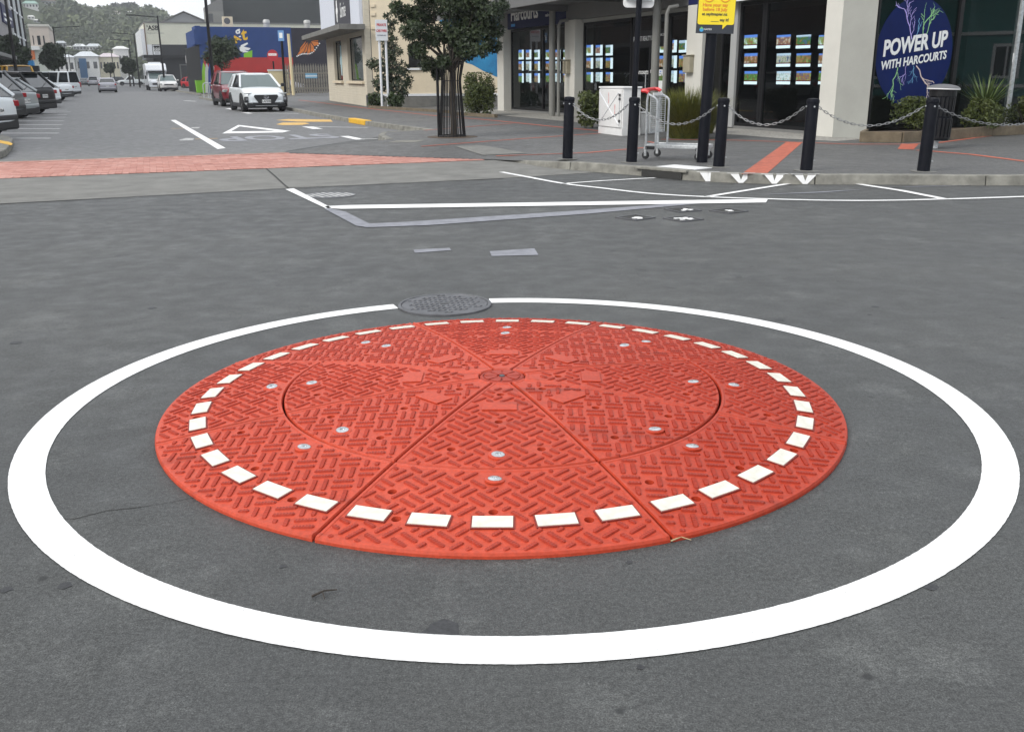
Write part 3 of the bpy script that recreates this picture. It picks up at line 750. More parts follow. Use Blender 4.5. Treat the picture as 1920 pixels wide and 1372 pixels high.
hubo = hub.build('centre_cap', 'rubbar', dome)
hb = MB(); hb.lathe([(.012, .117), (.012, .124), (.0004, .124)], 12); hb.build('bolt', 'iron', dome)
flat = MB(); fr_ = [(.1035, dz(.104) - .03), (.1035, dz(.104) - .012)]
# twig and scraps beside the dome
tw = MB(); tw.tube([(0, 0, .008), (.05, .01, .012), (.10, .035, .010)], [.0025, .002, .001], 5); tw.tube([(.04, .008, .011), (.06, -.02, .010)], [.0015, .001], 5)
tag(tw.build('twig', mat('dry_grass', (.45, .36, .2), .8), None, (*G(1258, 1018), 0), R(20)), 'short dry straw stalk lying against the dome rim', 'twig')
tw = MB(); tw.tube([(0, 0, .006), (.035, .015, .012), (.07, .02, .008)], [.004, .003, .002], 5); tw.tube([(.03, .01, .01), (.035, -.02, .006)], [.002, .0015], 5)
tag(tw.build('twig', 'bark', None, (*G(585, 1121), 0), R(10)), 'small forked dark twig on the asphalt between dome and white ring', 'twig')

# ---- manhole in the gap of the ring
mh = thing('manhole_cover', 'round cast iron manhole lid with wavy tread in the gap of the white ring', 'manhole cover', (-.425, 5.965, 0), R(10))
mb = MB(); mb.lathe([(.297, .0), (.297, .010), (.291, .013), (.278, .013), (.275, .006), (.270, .004)], 48); mb.build('frame', 'iron', mh, smooth=True)
mb = MB(); mb.lathe([(.271, .0), (.271, .0085), (.267, .0105), (.0004, .0105)], 48); lid = mb.build('lid', 'iron', mh)
wv = MB()
for i in range(-4, 5):
    for j in range(-4, 5):
        x, y = i * .066 + (.033 if j % 2 else 0), j * .058
        if math.hypot(x, y) < .235 and not (abs(x) < .05 and abs(y) < .03):
            wv.tube([(x - .026, y - .008, .0115), (x - .009, y + .005, .0125), (x + .009, y - .005, .0125), (x + .026, y + .008, .0115)], .0042, 5)
wv.build('tread_waves', 'iron', lid)
mb = MB(); mb.box((0, 0, .0112), (.055, .014, .002)); mb.build('key_slot', 'kerbj', lid)
# painted-over manhole near the limit line
mc = G(619, 366.5); mh2 = thing('manhole_cover', 'round manhole lid streaked with old white paint near the limit line corner', 'manhole cover', (*mc, 0), R(25))
mb = MB(); mb.lathe([(.31, .0), (.31, .007), (.0004, .007)], 40); lid = mb.build('lid', 'iron', mh2)
for i in range(-3, 4):
    h = math.sqrt(max(0, .29 ** 2 - (i * .08) ** 2)); sm = MB(); sm.box((i * .08, rnd.uniform(-.03, .03), .0085), (.035, h * 1.7, .002), R(8)); sm.build('paint_streak', 'paintold', lid)
# four small square service covers
SQL = {0: 'square service cover daubed white in one corner, farthest from the kerb bollards', 1: 'square service cover with white daub, next to the painted limit line end', 2: 'square service cover smeared white all over, beside two other daubed covers', 3: 'square service cover with the faintest white marks of the four'}
for i, (px, py) in enumerate(((1191, 409), (1280, 394.5), (1281, 411.5), (1366, 396.5))):
    q = thing('service_cover', SQL[i], 'service cover', (*G(px, py), 0), R((38, 24, 30, 34)[i]), 'square service covers in the road')
    mb = MB(); 
    for sx_, sy_, dx, dy in ((0, -.135, .29, .02), (0, .135, .29, .02), (-.135, 0, .02, .25), (.135, 0, .02, .25)): mb.box((sx_, sy_, .006), (dx, dy, .012))
    mb.build('frame', 'iron', q)
    mb = MB(); mb.box((0, 0, .004), (.25, .25, .008)); l_ = mb.build('lid', 'kerbj', q)
    for k in range((5, 5, 9, 3)[i]):
        x, y = (rnd.uniform(-.05, .08), rnd.uniform(-.09, .05)); mb = MB(); mb.prism([(x + rnd.uniform(.018, .045) * math.cos(a_), y + rnd.uniform(.018, .045) * math.sin(a_)) for a_ in (0, 1, 2, 3, 4, 5)], .008, .0095 + k * .0003)
        mb.build('paint_daub', 'paintw', l_)

# ================================================================== ESTATE AGENT'S BUILDING ON THE CORNER
# local frame: x across (to the right), y along the side street (away), street front in the plane x = 0
shop = thing('shop_building', 'pale rendered single storey estate agency with dark glazed bays and grey canopy on the corner', 'building', S3(0, 0, 0), SA)
def P_(mk, name, m, **kw): return mk.build(name, m, shop, **kw)
GX = .30                                             # glass line behind the pillar faces
for (y0, y1) in ((17.85, 18.47), (12.0, 12.72), (4.95, 5.65)):
    P_(MB().bx(.0, GX + .12, y0, y1, FZ, 3.02), 'pillar', 'pillar', bevel=.012)
# corner pier: pale side return and grey main face with a slight turn
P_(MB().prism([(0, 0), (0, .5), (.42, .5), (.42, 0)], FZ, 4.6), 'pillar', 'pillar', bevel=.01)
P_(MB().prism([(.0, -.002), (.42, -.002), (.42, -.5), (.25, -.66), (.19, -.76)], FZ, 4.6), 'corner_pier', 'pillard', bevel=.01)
# upper wall over the bays, roof, inner room
P_(MB().bx(.06, .34, 5.66, 18.47, 3.03, 4.6), 'upper_wall', 'greyp')
P_(MB().bx(.06, .34, .51, 5.64, 3.03, 4.6), 'upper_wall', 'greyp')
P_(MB().prism([(.345, -.2), (11, .3), (11, 18.4), (.345, 18.4)], 4.3, 4.55), 'roof', 'greyp')
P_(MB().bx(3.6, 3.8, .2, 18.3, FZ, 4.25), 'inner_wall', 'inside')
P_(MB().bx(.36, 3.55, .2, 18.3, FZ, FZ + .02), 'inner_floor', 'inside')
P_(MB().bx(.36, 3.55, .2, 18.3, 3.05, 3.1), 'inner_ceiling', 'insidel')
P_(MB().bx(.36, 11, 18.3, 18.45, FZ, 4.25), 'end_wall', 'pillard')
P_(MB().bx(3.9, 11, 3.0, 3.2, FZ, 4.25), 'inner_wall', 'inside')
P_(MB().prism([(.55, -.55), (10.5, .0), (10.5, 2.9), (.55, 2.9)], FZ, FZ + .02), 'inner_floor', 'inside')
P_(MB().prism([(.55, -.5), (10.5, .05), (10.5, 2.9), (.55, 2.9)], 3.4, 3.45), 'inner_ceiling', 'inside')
# glazed bays on the street side: (y from, y to, sill, head, mullions at)
def bay(y0, y1, z0, z1, mull, fr='blackm', depth=.07):
    f = MB()
    f.bx(GX, GX + depth, y0, y1, z0, z0 + .07); f.bx(GX, GX + depth, y0, y1, z1 - .08, z1)
    f.bx(GX, GX + depth, y0, y0 + .07, z0 + .07, z1 - .08); f.bx(GX, GX + depth, y1 - .07, y1, z0 + .07, z1 - .08)
    w = P_(f, 'window_frame', fr)
    edges = [y0 + .07] + [m_ for m_ in mull] + [y1 - .07]
    for m_ in mull: MB().bx(GX - .005, GX + depth + .005, m_ - .04, m_ + .04, z0 + .07, z1 - .08).build('mullion', fr, w)
    for a, b in zip(edges[:-1], edges[1:]):
        MB().bx(GX + .03, GX + .038, a + .04 if a in mull else a, b - .04 if b in mull else b, z0 + .07, z1 - .08).build('pane', 'glass', w)
    return w
bay(12.72, 17.85, .19, 2.95, [15.05])
P_(MB().bx(GX - .02, GX + .1, 12.0 - 6.35, 17.85, FZ, .188), 'sill', 'greyp')
bay(8.98, 12.0, .19, 2.92, [])
P_(MB().bx(GX - .04, GX + .1, 5.65, 12.0, 2.925, 3.02), 'lintel', 'pillard')
# entrance
door = P_(MB().bx(GX + .02, GX + .09, 7.0, 7.12, .14, 2.92).bx(GX + .02, GX + .09, 8.86, 8.97, .14, 2.92).bx(GX + .02, GX + .09, 7.12, 8.86, 2.1, 2.55).bx(GX + .02, GX + .09, 7.95, 8.03, .14, 2.1).bx(GX + .02, GX + .09, 7.12, 8.86, 2.86, 2.92), 'door_frame', 'blackm')
for a, b in ((7.12, 7.95), (8.03, 8.86)): MB().bx(GX + .05, GX + .058, a, b, .16, 2.1).build('door_pane', 'glass', door)
MB().bx(GX + .05, GX + .058, 7.12, 8.86, 2.55, 2.86).build('transom_pane', 'glass', door)
def side_text(s_, size, m_, y, z, x=GX, par=None, **kw): return text(s_, size, m_, 'lettering', par or shop, face_mtx((x, y, z), (0, -1, 0), (0, 0, 1)), **kw)
side_text('REGENT REALTY LTD', .17, 'letter', 8.28, 2.33, GX + .012, door, bold=.004, sx=.75)
side_text('HARCOURTS', .09, 'letter', 7.3, 2.4, GX + .012, door, sx=.7)
side_text('Harcourts', .18, 'letter', 8.42, 1.45, GX + .04, door, bold=.003)
side_text('POWER UP', .22, 'letter', 7.5, 1.42, GX + .04, door, bold=.008, shear=.2)
MB().bx(GX + .03, GX + .036, 7.25, 7.62, .86, 1.22).build('notice', 'letter', door)
MB().tube([(GX - .01, 8.08, .9), (GX - .03, 8.08, 1.0), (GX - .03, 8.08, 1.35), (GX - .01, 8.08, 1.45)], .015).build('door_handle', 'galv', door, smooth=True)
bay(5.65, 6.98, .19, 2.92, [])
# last bay
bay(4.11, 4.95, .19, 2.98, [4.55])
P_(MB().bx(GX - .06, GX + .06, 3.86, 4.10, .15, 3.02), 'mullion_post', mat('silver_mullion', (.34, .345, .34), .5))
bay(.5, 3.85, .19, 2.98, [2.86, 2.95], depth=.08)
P_(MB().bx(GX - .02, GX + .1, .51, 4.95, FZ, .188), 'sill', 'greyp')
P_(MB().bx(-.02, .05, .51, 4.94, 2.985, 3.6), 'fascia_sign', 'letter')
# navy fascia sign
fas = P_(MB().bx(.05, .14, 12.75, 17.55, 2.955, 3.75), 'fascia_sign', 'navy')
text('Harcourts', .62, 'letter', 'lettering', fas, face_mtx((.045, 16.05, 3.42), (0, -1, 0), (0, 0, 1)), bold=.016, sx=.92)
MB().bx(.04, .048, 16.85, 17.2, 3.03, 3.12).build('blue_tab', mat('cyan_tab', (.02, .32, .75), .5), fas)
text('real estate', .14, 'letter', 'lettering', fas, face_mtx((.045, 14.0, 3.26), (0, -1, 0), (0, 0, 1)))
P_(MB().bx(.0, .05, 4.96, 5.64, 3.03, 3.7), 'fascia_sign', 'navy')
# canopy with beams
can = P_(MB().bx(-1.75, .05, 5.75, 20.2, 3.48, 3.60), 'canopy', 'canopy')
MB().bx(-1.80, -1.70, 5.70, 20.25, 3.36, 3.70).build('edge_beam', 'canopy', can)
MB().bx(-1.69, .04, 5.70, 5.82, 3.30, 3.478).build('beam', 'canopy', can)
MB().bx(-1.69, .04, 12.6, 12.95, 3.30, 3.478).build('beam', 'canopy', can)
MB().bx(-1.69, .04, 9.2, 9.3, 3.34, 3.478).build('beam', 'canopy', can)
for (x, y, r_) in ((-.38, 12.83, .10), (-.5, 6.3, .105)):
    MB().tube([(x, y, FZ), (x, y, 3.30 if y > 8 else 3.48)], r_, 16).build('post', 'postg', shop, smooth=True)
    MB().tube([(x, y - .48, FZ), (x, y - .48, 2.85), (x + .05, y - .50, 2.98), (x + .3, y - .5, 3.02)], .05, 10).build('downpipe', 'postg', shop, smooth=True)
# boxes on the pillars
for y, nm in ((12.42, 'beige box fixed to the pillar between the two left window bays'), (5.42, 'beige box fixed to the pillar above the tall tussock')):
    b = thing('wall_box', nm, 'wall box', S3(-.001, y, 1.42), SA, 'beige boxes on the shop pillars')
    MB().bx(-.14, 0, -.15, .15, 0, .40).build('body', 'beige', b, bevel=.02); MB().bx(-.17, 0, -.17, .17, .405, .43).build('cap', 'beige', b, bevel=.01)
# ---- lit property panels hanging inside the windows
def panel_mat(i, land):
    r2 = random.Random(i * 13 + 1); m = bpy.data.materials.new('property_panel_%d' % i); m.use_nodes = True
    n = m.node_tree.nodes; l = m.node_tree.links; b = n['Principled BSDF']
    t = n.new('ShaderNodeTexCoord'); z = n.new('ShaderNodeTexNoise'); z.inputs['Scale'].default_value = r2.uniform(9, 16); z.inputs['Detail'].default_value = 3
    mp_ = n.new('ShaderNodeMapping'); mp_.inputs['Location'].default_value = (i * 3.1, i * 1.7, 0); l.new(t.outputs['Object'], mp_.inputs['Vector']); l.new(mp_.outputs[0], z.inputs['Vector'])
    r = n.new('ShaderNodeValToRGB'); e = r.color_ramp.elements; pal = [(.05, .16, .04), (.22, .32, .10), (.50, .45, .38), (.30, .12, .06), (.62, .68, .72), (.08, .12, .2)]
    r2.shuffle(pal); e[0].position = .32; e[0].color = (*pal[0], 1); e[1].position = .66; e[1].color = (*pal[1], 1)
    q = e.new(.5); q.color = (*pal[2], 1)
    s = n.new('ShaderNodeSeparateXYZ'); l.new(t.outputs['Object'], s.inputs[0])
    skyr = ramp(n, .62, .70, (0, 0, 0), (1, 1, 1)); l.new(s.outputs['Z'], skyr.inputs['Fac'])   # object Z is scaled 0..1 up the panel
    mm = n.new('ShaderNodeMath'); mm.operation = 'MULTIPLY'; mm.inputs[1].default_value = 1 / .36; l.new(s.outputs['Z'], mm.inputs[0]); l.new(mm.outputs[0], skyr.inputs['Fac'])
    c = mixc(n, l, skyr.outputs[0], r.outputs[0], (.12, .25, .72) if r2.random() < .7 else (.5, .6, .75)); l.new(z.outputs['Fac'], r.inputs['Fac'])
    l.new(c, b.inputs['Base Color']); l.new(c, b.inputs['Emission Color']); b.inputs['Emission Strength'].default_value = 1.45; b.inputs['Roughness'].default_value = .5
    return m
PM = [panel_mat(i, 0) for i in range(9)]
ROWS = ('top', 'middle', 'bottom'); ORD = ('first', 'second', 'third', 'fourth', 'fifth', 'sixth')
M['lit'] = mat('lit_panel_white', (.80, .88, .95), .5, emit=1.6)
M['litb'] = mat('panel_bezel', (.03, .03, .035), .4)
M['rubyline'] = mat('panel_red_strip', (.35, .03, .03), .5, emit=.3)
def display(y, z, wd, ht, i, label, group, x=GX + .16, low=False):
    d = thing('display_panel', label, 'display panel', S3(x, y, z), SA, group)
    MB().bx(.006, .02, -wd / 2 - .012, wd / 2 + .012, -.012, ht + .012).build('bezel', 'litb', d)
    if low:
        MB().bx(0, .005, -wd / 2, wd / 2, ht * .30, ht).build('photo_print', PM[i % 9], d)
        MB().bx(0, .005, -wd / 2, wd / 2, 0, ht * .22).build('caption', 'lit', d); MB().bx(0, .005, -wd / 2, wd / 2, ht * .22, ht * .30).build('strip', 'rubyline', d)
    else:
        MB().bx(0, .005, -wd / 2 + wd * .33, wd / 2, .03 if i % 3 else ht * .22, ht).build('photo_print', PM[i % 9], d)
        MB().bx(0, .005, -wd / 2, -wd / 2 + wd * .33, 0, ht).build('caption', 'lit', d)
        if i % 3 == 0: MB().bx(0, .005, -wd / 2 + wd * .33, wd / 2, 0, ht * .22).build('caption', 'lit', d)
    return d
k = 0
zr = {}
for gi, (cols, label, grp) in enumerate((
    ([977, 991, 1007, 1028.5, 1045, 1062], 'lit property panel under the navy sign, %s row, %s from the end pillar', 'panels under the navy sign'),
    ([1105.5, 1123, 1142], 'lit property panel beside the entrance, %s row, %s from the box pillar', 'panels beside the entrance'),
    ([1243, 1260, 1281], 'lit property panel behind the canopy downpipe, %s row, %s from the entrance', 'panels behind the canopy post'))):
    for ci, cx in enumerate(cols):
        for ri, (pt, pb_) in enumerate(((94, 112), (115.5, 133), (138, 155.5)) if gi == 0 else ((85, 104.5), (109, 129.5), (136, 155)) if gi == 1 else ((76, 99), (105, 128), (133, 156))):
            y1, z1 = onx(cx, pt, GX + .16); y1, z0 = onx(cx, pb_, GX + .16)
            display(y1, z0, .46 if gi == 0 else .44, z1 - z0, k, label % (ROWS[ri], ORD[ci]), grp); k += 1
for ci, (cx, wpx) in enumerate(((1408, 24), (1469.5, 26), (1507, 27), (1549, 27))):
    for ri, (pt, pb_) in enumerate(((66, 91), (100.5, 125.5), (134, 158.5))):
        y1, z1 = onx(cx, pt, GX + .11); _, z0 = onx(cx, pb_, GX + .11); ya, _ = onx(cx - wpx / 2, pt, GX + .11); yb, _ = onx(cx + wpx / 2, pt, GX + .11)
        display(y1, z0, abs(ya - yb), z1 - z0, k, 'lit landscape panel with white caption, %s row, %s from the silver mullion' % (ROWS[ri], ORD[ci]), 'panels next to the corner pier', low=True, x=GX + .11); k += 1
# ---- main road side: tall windows, this front is turned a little from the cross direction
MA = R(3); M0 = Vector((.21, -.74))                 # start of the front, in the shop's frame
MW0 = Vector(S(M0.x, M0.y)); MD = SV * math.cos(MA) + SU * math.sin(MA); MN = -SV * math.sin(MA) + SU * math.cos(MA)
def onm(px, py):
    d = ray(px, py); t = MW0.dot(MN) / (d.x * MN.x + d.y * MN.y); p = d * t
    return ((Vector((p.x, p.y)) - MW0).dot(MD), CAM_H + p.z)
def MW(s_, t_=0.0, z=0.0): p = MW0 + MD * s_ + MN * t_; return (p.x, p.y, z)
kw = dict(loc=(M0.x, M0.y, 0), rz=MA)
wnd = P_(MB().bx(.0, 11, .02, .10, .2, .27), 'window_frame', 'blackm', **kw)
xm, _ = onm(1800, 60); xe, _ = onm(1908, 90)
for x, m_, wd in ((.05, 'blackm', .05), (xm, 'blackm', .10), (xe, 'galv', .09), (9.4, 'blackm', .1)):
    MB().bx(x - wd / 2, x + wd / 2, 0, .11, .27, 3.6).build('mullion', m_, wnd)
for a, b in ((.075, xm - .05), (xm + .05, xe - .045), (xe + .045, 9.35)):
    MB().bx(a, b, .045, .053, .27, 3.6).build('pane', 'glass', wnd)
P_(MB().bx(.0, 11, -.02, .14, FZ, .198), 'sill', 'pillard', **kw)
P_(MB().bx(.3, 11, .0, .3, 3.61, 4.6), 'upper_wall', 'greyp', **kw)
# blue disc stuck on the glass
x0, _ = onm(1633, 100); x1, _ = onm(1789, 90); zc = (onm(1700, 2)[1] + onm(1690, 193)[1]) / 2; x0 = max(x0, .09); cxd = (x0 + x1) / 2; rd = (x1 - x0) / 2
dec = thing('window_decal', 'big round deep blue window decal reading POWER UP WITH HARCOURTS over lightning', 'window decal', MW(cxd, .042, zc), SA + MA)
MB().lathe([(rd, -.002), (rd, .0), (.0004, .0)], 64, axis='y').build('disc', 'bluedeep', dec)
tm = Matrix.Translation((0, -.006, 0)) @ face_mtx((0, 0, 0), (math.cos(R(7)), 0, math.sin(R(7))), (-math.sin(R(7)), 0, math.cos(R(7))))
text('POWER UP', .415, 'letter', 'lettering', dec, tm @ Matrix.Translation((0, .16, 0)), bold=.014, shear=.18, sx=.84)
text('WITH HARCOURTS', .225, 'letter', 'lettering', dec, tm @ Matrix.Translation((-.02, -.15, 0)), bold=.006, shear=.18, sx=.9)
def bolt_path(mb, x, z, ang, ln, w_, mi, depth=0):
    r2 = random.Random(int(x * 1000 + ang * 77)); px_, pz_ = x, z; pts = [(px_, pz_)]
    for s_ in range(7):
        a = ang + r2.uniform(-.55, .55); px_ += math.cos(a) * ln / 7; pz_ += math.sin(a) * ln / 7; pts.append((px_, pz_))
        if depth < 2 and r2.random() < .45: bolt_path(mb, px_, pz_, ang + r2.choice((-1, 1)) * r2.uniform(.4, .8), ln * .45, w_ * .55, mi, depth + 1)
    for (a0, b0), (a1, b1) in zip(pts[:-1], pts[1:]):
        d_ = math.hypot(a1 - a0, b1 - b0) or 1; nx, nz_ = -(b1 - b0) / d_ * w_, (a1 - a0) / d_ * w_
        mb.add([(a0 - nx, -.004, b0 - nz_), (a1 - nx, -.004, b1 - nz_), (a1 + nx, -.004, b1 + nz_), (a0 + nx, -.004, b0 + nz_)], [(0, 1, 2, 3)], mi)
lm = [mat('bolt_violet', (.50, .42, .85), .5), mat('bolt_green', (.30, .62, .25), .5), mat('bolt_cyan', (.2, .5, .75), .5), mat('bolt_warm', (.75, .62, .55), .5)]
for i, (x, z, a, ln, w_) in enumerate(((-.12, .25, 2.1, .62, .011), (.18, .3, 1.2, .62, .010), (.02, .28, 1.6, .4, .006), (.2, .32, .9, .5, .009), (-.42, -.28, -1.75, .62, .010), (-.2, -.25, -1.9, .35, .005), (.08, -.25, -1.05, .95, .012), (0, -.25, -1.5, .35, .005))):
    mb = MB(); bolt_path(mb, x, z, a, ln, w_, 0); mb.build('lightning_streak', lm[(0, 1, 2, 1, 1, 0, 3, 2)[i]], dec)
st_ = MB(); xs, zs = onm(1906, 108); st_.bx(-.07, .07, -.004, 0, -.09, .09); tag(st_.build('window_sticker', 'letter', None, MW(xs, .04, zs), SA + MA), 'small white sticker on the glass near the silver mullion', 'sticker')
# ---- garden bed with timber edging
bed = thing('garden_bed', 'timber edged garden bed with bare soil along the dark corner windows', 'garden bed', S3(0, 0, FZ), SA)
ep = [loc(1604, 266, FZ), loc(1690, 268, FZ), loc(1770, 263.5, FZ), loc(1845, 254.5, FZ), loc(1925, 246.5, FZ), (7.5, .0)]
ep = [(p[0], min(p[1], -.74 + p[0] * .05 - .62)) for p in ep]; ep[-1] = (9.0, -1.0)
for a, b in zip(ep[:-1], ep[1:]):
    a, b = Vector(a), Vector(b); m_ = (a + b) / 2; MB().box((m_.x, m_.y, .10), ((b - a).length - .01, .07, .20), math.atan2((b - a).y, (b - a).x)).build('edging_board', 'edging', bed, bevel=.008)
a, b = Vector(ep[0]), Vector((.19, -.77)); m_ = (a + b) / 2; MB().box((m_.x, m_.y, .10), ((b - a).length, .07, .20), math.atan2((b - a).y, (b - a).x)).build('edging_board', 'edging', bed, bevel=.008)
MB().prism([(p[0], p[1] + .04) for p in ep] + [(8.5, -.37), (.25, -.77)], 0, .15).build('soil', 'soil', bed)

# ================================================================== STREET FURNITURE ON THE CORNER
LEAN = R(1.3)
BOLL = [((1064, 298), 'black steel bollard nearest the ramp of red pavers'), ((1184, 304.5), 'black bollard with a sign pole rising behind it, beside the trolley'), ((1347.5, 313), 'black bollard standing close by the thick yellow sign post'),
        ((1511.5, 320), 'black bollard in front of the pale corner pier'), ((1731, 321.5), 'black bollard in front of the litter bin')]
bpos = []
for (px, py), lb in BOLL:
    x, y = G(px, py, FZ); bpos.append(Vector((x, y)))
    b = thing('bollard', lb, 'bollard', (x, y, FZ), R(22), 'chained black bollards along the kerb'); b.rotation_euler = (0, LEAN, R(0))
    MB().lathe([(.098, 0), (.098, .004), (.082, .006), (.080, .90), (.076, .945), (.0004, .955)], 20).build('post', 'black', b, smooth=True)
    MB().lathe([(.083, .885), (.085, .89), (.085, .925), (.083, .93)], 20).build('collar', 'black', b, smooth=True)
    for a in (R(-90), R(0), R(180)):
        MB().lathe([(.011, 0), (.011, .012), (.0004, .014)], 8, axis='x').build('chain_bolt', 'galv', b, (.08 * math.cos(a), .08 * math.sin(a), .845), a)
    MB().box((.085, -.02, .14), (.03, .025, .012)).build('bracket', 'galv', b)
    MB().lathe([(.17, .0), (.17, .006), (.0004, .0061)], 20).build('footing', 'concrete', b)
bpos.append(bpos[-1] + Vector((2.35, .45)))
def chain(a, b, sag, label):
    c = MB(); n = 120; L = (b - a).length; t = (b - a).normalized(); pts = []
    for i in range(n + 1):
        f = i / n; pts.append(Vector((a.x + (b.x - a.x) * f, a.y + (b.y - a.y) * f, FZ + .845 - sag * 4 * f * (1 - f))))
    acc = 0; step = .046; links = [pts[0]]; last = pts[0]
    for p in pts:
        if (p - last).length >= step: links.append(p); last = p
    for i in range(len(links) - 1):
        p, q = links[i], links[i + 1]; m = (p + q) / 2; d = (q - p).normalized(); s1 = d.cross(Vector((0, 0, 1))).normalized(); s2 = s1.cross(d)
        w1 = s1 if i % 2 else s2; hl, hw = .0335, .0125; loop = []
        for k in range(10):
            an = 2 * math.pi * k / 10; ca, sa = math.cos(an), math.sin(an)
            loop.append(m + d * (math.copysign(hl - hw, ca) + hw * ca if abs(ca) > .05 else 0) + w1 * hw * sa)
        c.tube(loop + [loop[0]], .0046, 5, caps=False)
    return tag(c.build('chain', 'chain', None, smooth=True), label, 'chain', 'galvanised chains between bollards')
CL = ['galvanised chain hanging in front of the white service cabinet', 'galvanised chain passing behind the trolley to the yellow sign post', 'galvanised chain hanging in front of the lit panels by the corner bay', 'galvanised chain crossing the pale and grey corner pier', 'galvanised chain running from the bin bollard past the garden bed']
for i in range(5):
    a, b = bpos[i], bpos[i + 1]; t = (b - a).normalized() * .085
    chain(a + t, b - t, (.235, .27, .25, .25, .26)[i], CL[i])
# ---- sign pole behind the second bollard, back of a white sign
p = G(1188, 303, FZ); sp = thing('sign_pole', 'slim black pole carrying the back of a white sign, behind a bollard', 'sign pole', (p[0] - .02, p[1] + .14, FZ)); sp.rotation_euler = (0, LEAN, 0)
MB().tube([(0, 0, 0), (0, 0, 3.0)], .043, 14).build('pole', 'black', sp, smooth=True)
sg = MB(); 
def rrect(w_, h_, r_, n=5):
    out = []
    for cx, cy, a0 in ((w_ / 2 - r_, h_ / 2 - r_, 0), (-w_ / 2 + r_, h_ / 2 - r_, 90), (-w_ / 2 + r_, -h_ / 2 + r_, 180), (w_ / 2 - r_, -h_ / 2 + r_, 270)):
        for k in range(n + 1): a = R(a0 + 90 * k / n); out.append((cx + r_ * math.cos(a), cy + r_ * math.sin(a)))
    return out
mb = MB(); mb.prism(rrect(.46, .62, .06), -.003, .003); mb.build('sign_plate', 'whitec', sp, (0, .06, 2.53), rot=(R(90), 0, 0))
MB().bx(-.19, .19, -.001, .045, -.012, .012).build('rail', 'galv', sp, (0, .01, 2.33))
MB().box((.155, .05, 2.40), (.065, .004, .065)).build('green_tab', mat('green_tab', (.02, .16, .09), .5), sp)
# ---- thick post with the yellow council sign
p = G(1316, 304.5, FZ); yp_ = thing('council_sign', 'thick black post with a yellow speech bubble council sign at the top', 'sign', (p[0], p[1], FZ)); yp_.rotation_euler = (0, R(1.6), 0)
MB().tube([(0, 0, 0), (0, 0, 3.6)], .082, 20).build('post', 'black', yp_, smooth=True)
M['signbk'] = mat('charcoal_sign', (.03, .035, .045), .5); M['yellow'] = mat('sign_yellow', (.85, .66, .02), .45); M['orange'] = mat('sign_orange', (.75, .24, .03), .5)
SGX, SGZ = .02, 1.83
pl = MB().bx(-.27, .27, -.004, .004, 0, 1.1).build('sign_board', 'signbk', yp_, (SGX, -.10, SGZ), R(-4))
bb = MB(); bb.prism([(x, y) for x, y in rrect(.52, 1.0, .03)], 0, .003); bb.build('bubble', 'yellow', pl, (.005, -.006, .62), rot=(R(90), 0, 0))
tl = MB(); tl.prism([(.10, .13), (.17, .13), (.10, .06)], 0, .003); tl.build('bubble_tail', 'yellow', pl, (.005, -.0065, 0), rot=(R(90), 0, 0))
for i, (s_, z_, sz, m_) in enumerate((('Have your say', .385, .062, 'orange'), ('before 18 July', .325, .062, 'orange'), ('at sayitnapier.nz', .262, .055, 'signbk'), ('____ say it!', .185, .055, 'signbk'))):
    text(s_, sz, m_, 'lettering', pl, face_mtx((-.02 if i < 3 else .06, -.012, z_), (1, 0, 0), (0, 0, 1)), thick=.001, bold=.0012)
text('NAPIER', .035, 'letter', 'lettering', pl, face_mtx((-.10, -.006, .055), (1, 0, 0), (0, 0, 1)), thick=.001)
for x in (-.115, .115):
    rg = MB(); rg.tube([(.072 * math.cos(R(a)), 0, .072 * math.sin(R(a))) for a in range(0, 361, 20)], .0055, 6, caps=False); rg.build('ring_print', 'orange', pl, (x, -.012, .50))
MB().lathe([(.03, -.001), (.0004, 0)], 14, axis='y').build('logo_disc', mat('logo_blue', (.05, .32, .6), .5), pl, (-.19, -.006, .05))
MB().add([(-.025, 0, 0), (.025, 0, 0), (0, 0, .03)], [(0, 1, 2)]).build('logo_leaf', mat('logo_green', (.2, .5, .1), .5), pl, (-.19, -.0075, .062))
# ---- flatbed trolley
tx, ty = G(1212, 298.5, FZ); tr = thing('flatbed_trolley', 'flat store trolley with red handle and folded wire basket', 'trolley', (tx - .02, ty, FZ), R(-30))
GAL = 'galv'
red = mat('red_plastic', (.62, .02, .025), .4)
MB().bx(-.02, .92, -.0, .02, .175, .225).bx(-.02, .92, .50, .52, .175, .225).bx(-.02, .02, .02, .50, .175, .225).bx(.90, .92, .02, .5, .175, .225).build('deck_frame', GAL, tr, bevel=.004)
for i in range(9): MB().bx(.022, .898, .055 + i * .05, .072 + i * .05, .195, .21).build('deck_bar', GAL, tr)
MB().bx(.0, .15, -.012, -.002, .15, .20).bx(.82, .93, -.012, -.002, .15, .19).build('bumper', 'plast', tr)
for y in (.01, .51):
    MB().tube([(0, y, .2), (0, y, .88), (.015, y, .99), (.0, y, 1.02)], .019, 8).build('upright', GAL, tr, smooth=True)
    MB().tube([(.005, y, .985), (.12, y, .93), (.155, y, .90), (.165, y, .86), (.16, y, .2)], .018, 8).build('brace_tube', GAL, tr, smooth=True)
MB().tube([(-.09, .01, 1.03), (-.03, .01, 1.03), (.02, .01, 1.0)], .028, 8).build('handle_end', red, tr, smooth=True)
MB().tube([(-.09, .51, 1.05), (-.03, .51, 1.05), (.02, .51, 1.02)], .028, 8).build('handle_end', red, tr, smooth=True)
MB().tube([(-.085, .01, 1.035), (-.085, .51, 1.055)], .028, 10).build('handle', red, tr, smooth=True)
bk = MB()
for i in range(17): z = .42 + i * .032; bk.tube([(.05, .03, z), (.05, .49, z), (.11, .5, z)], .0045, 4)
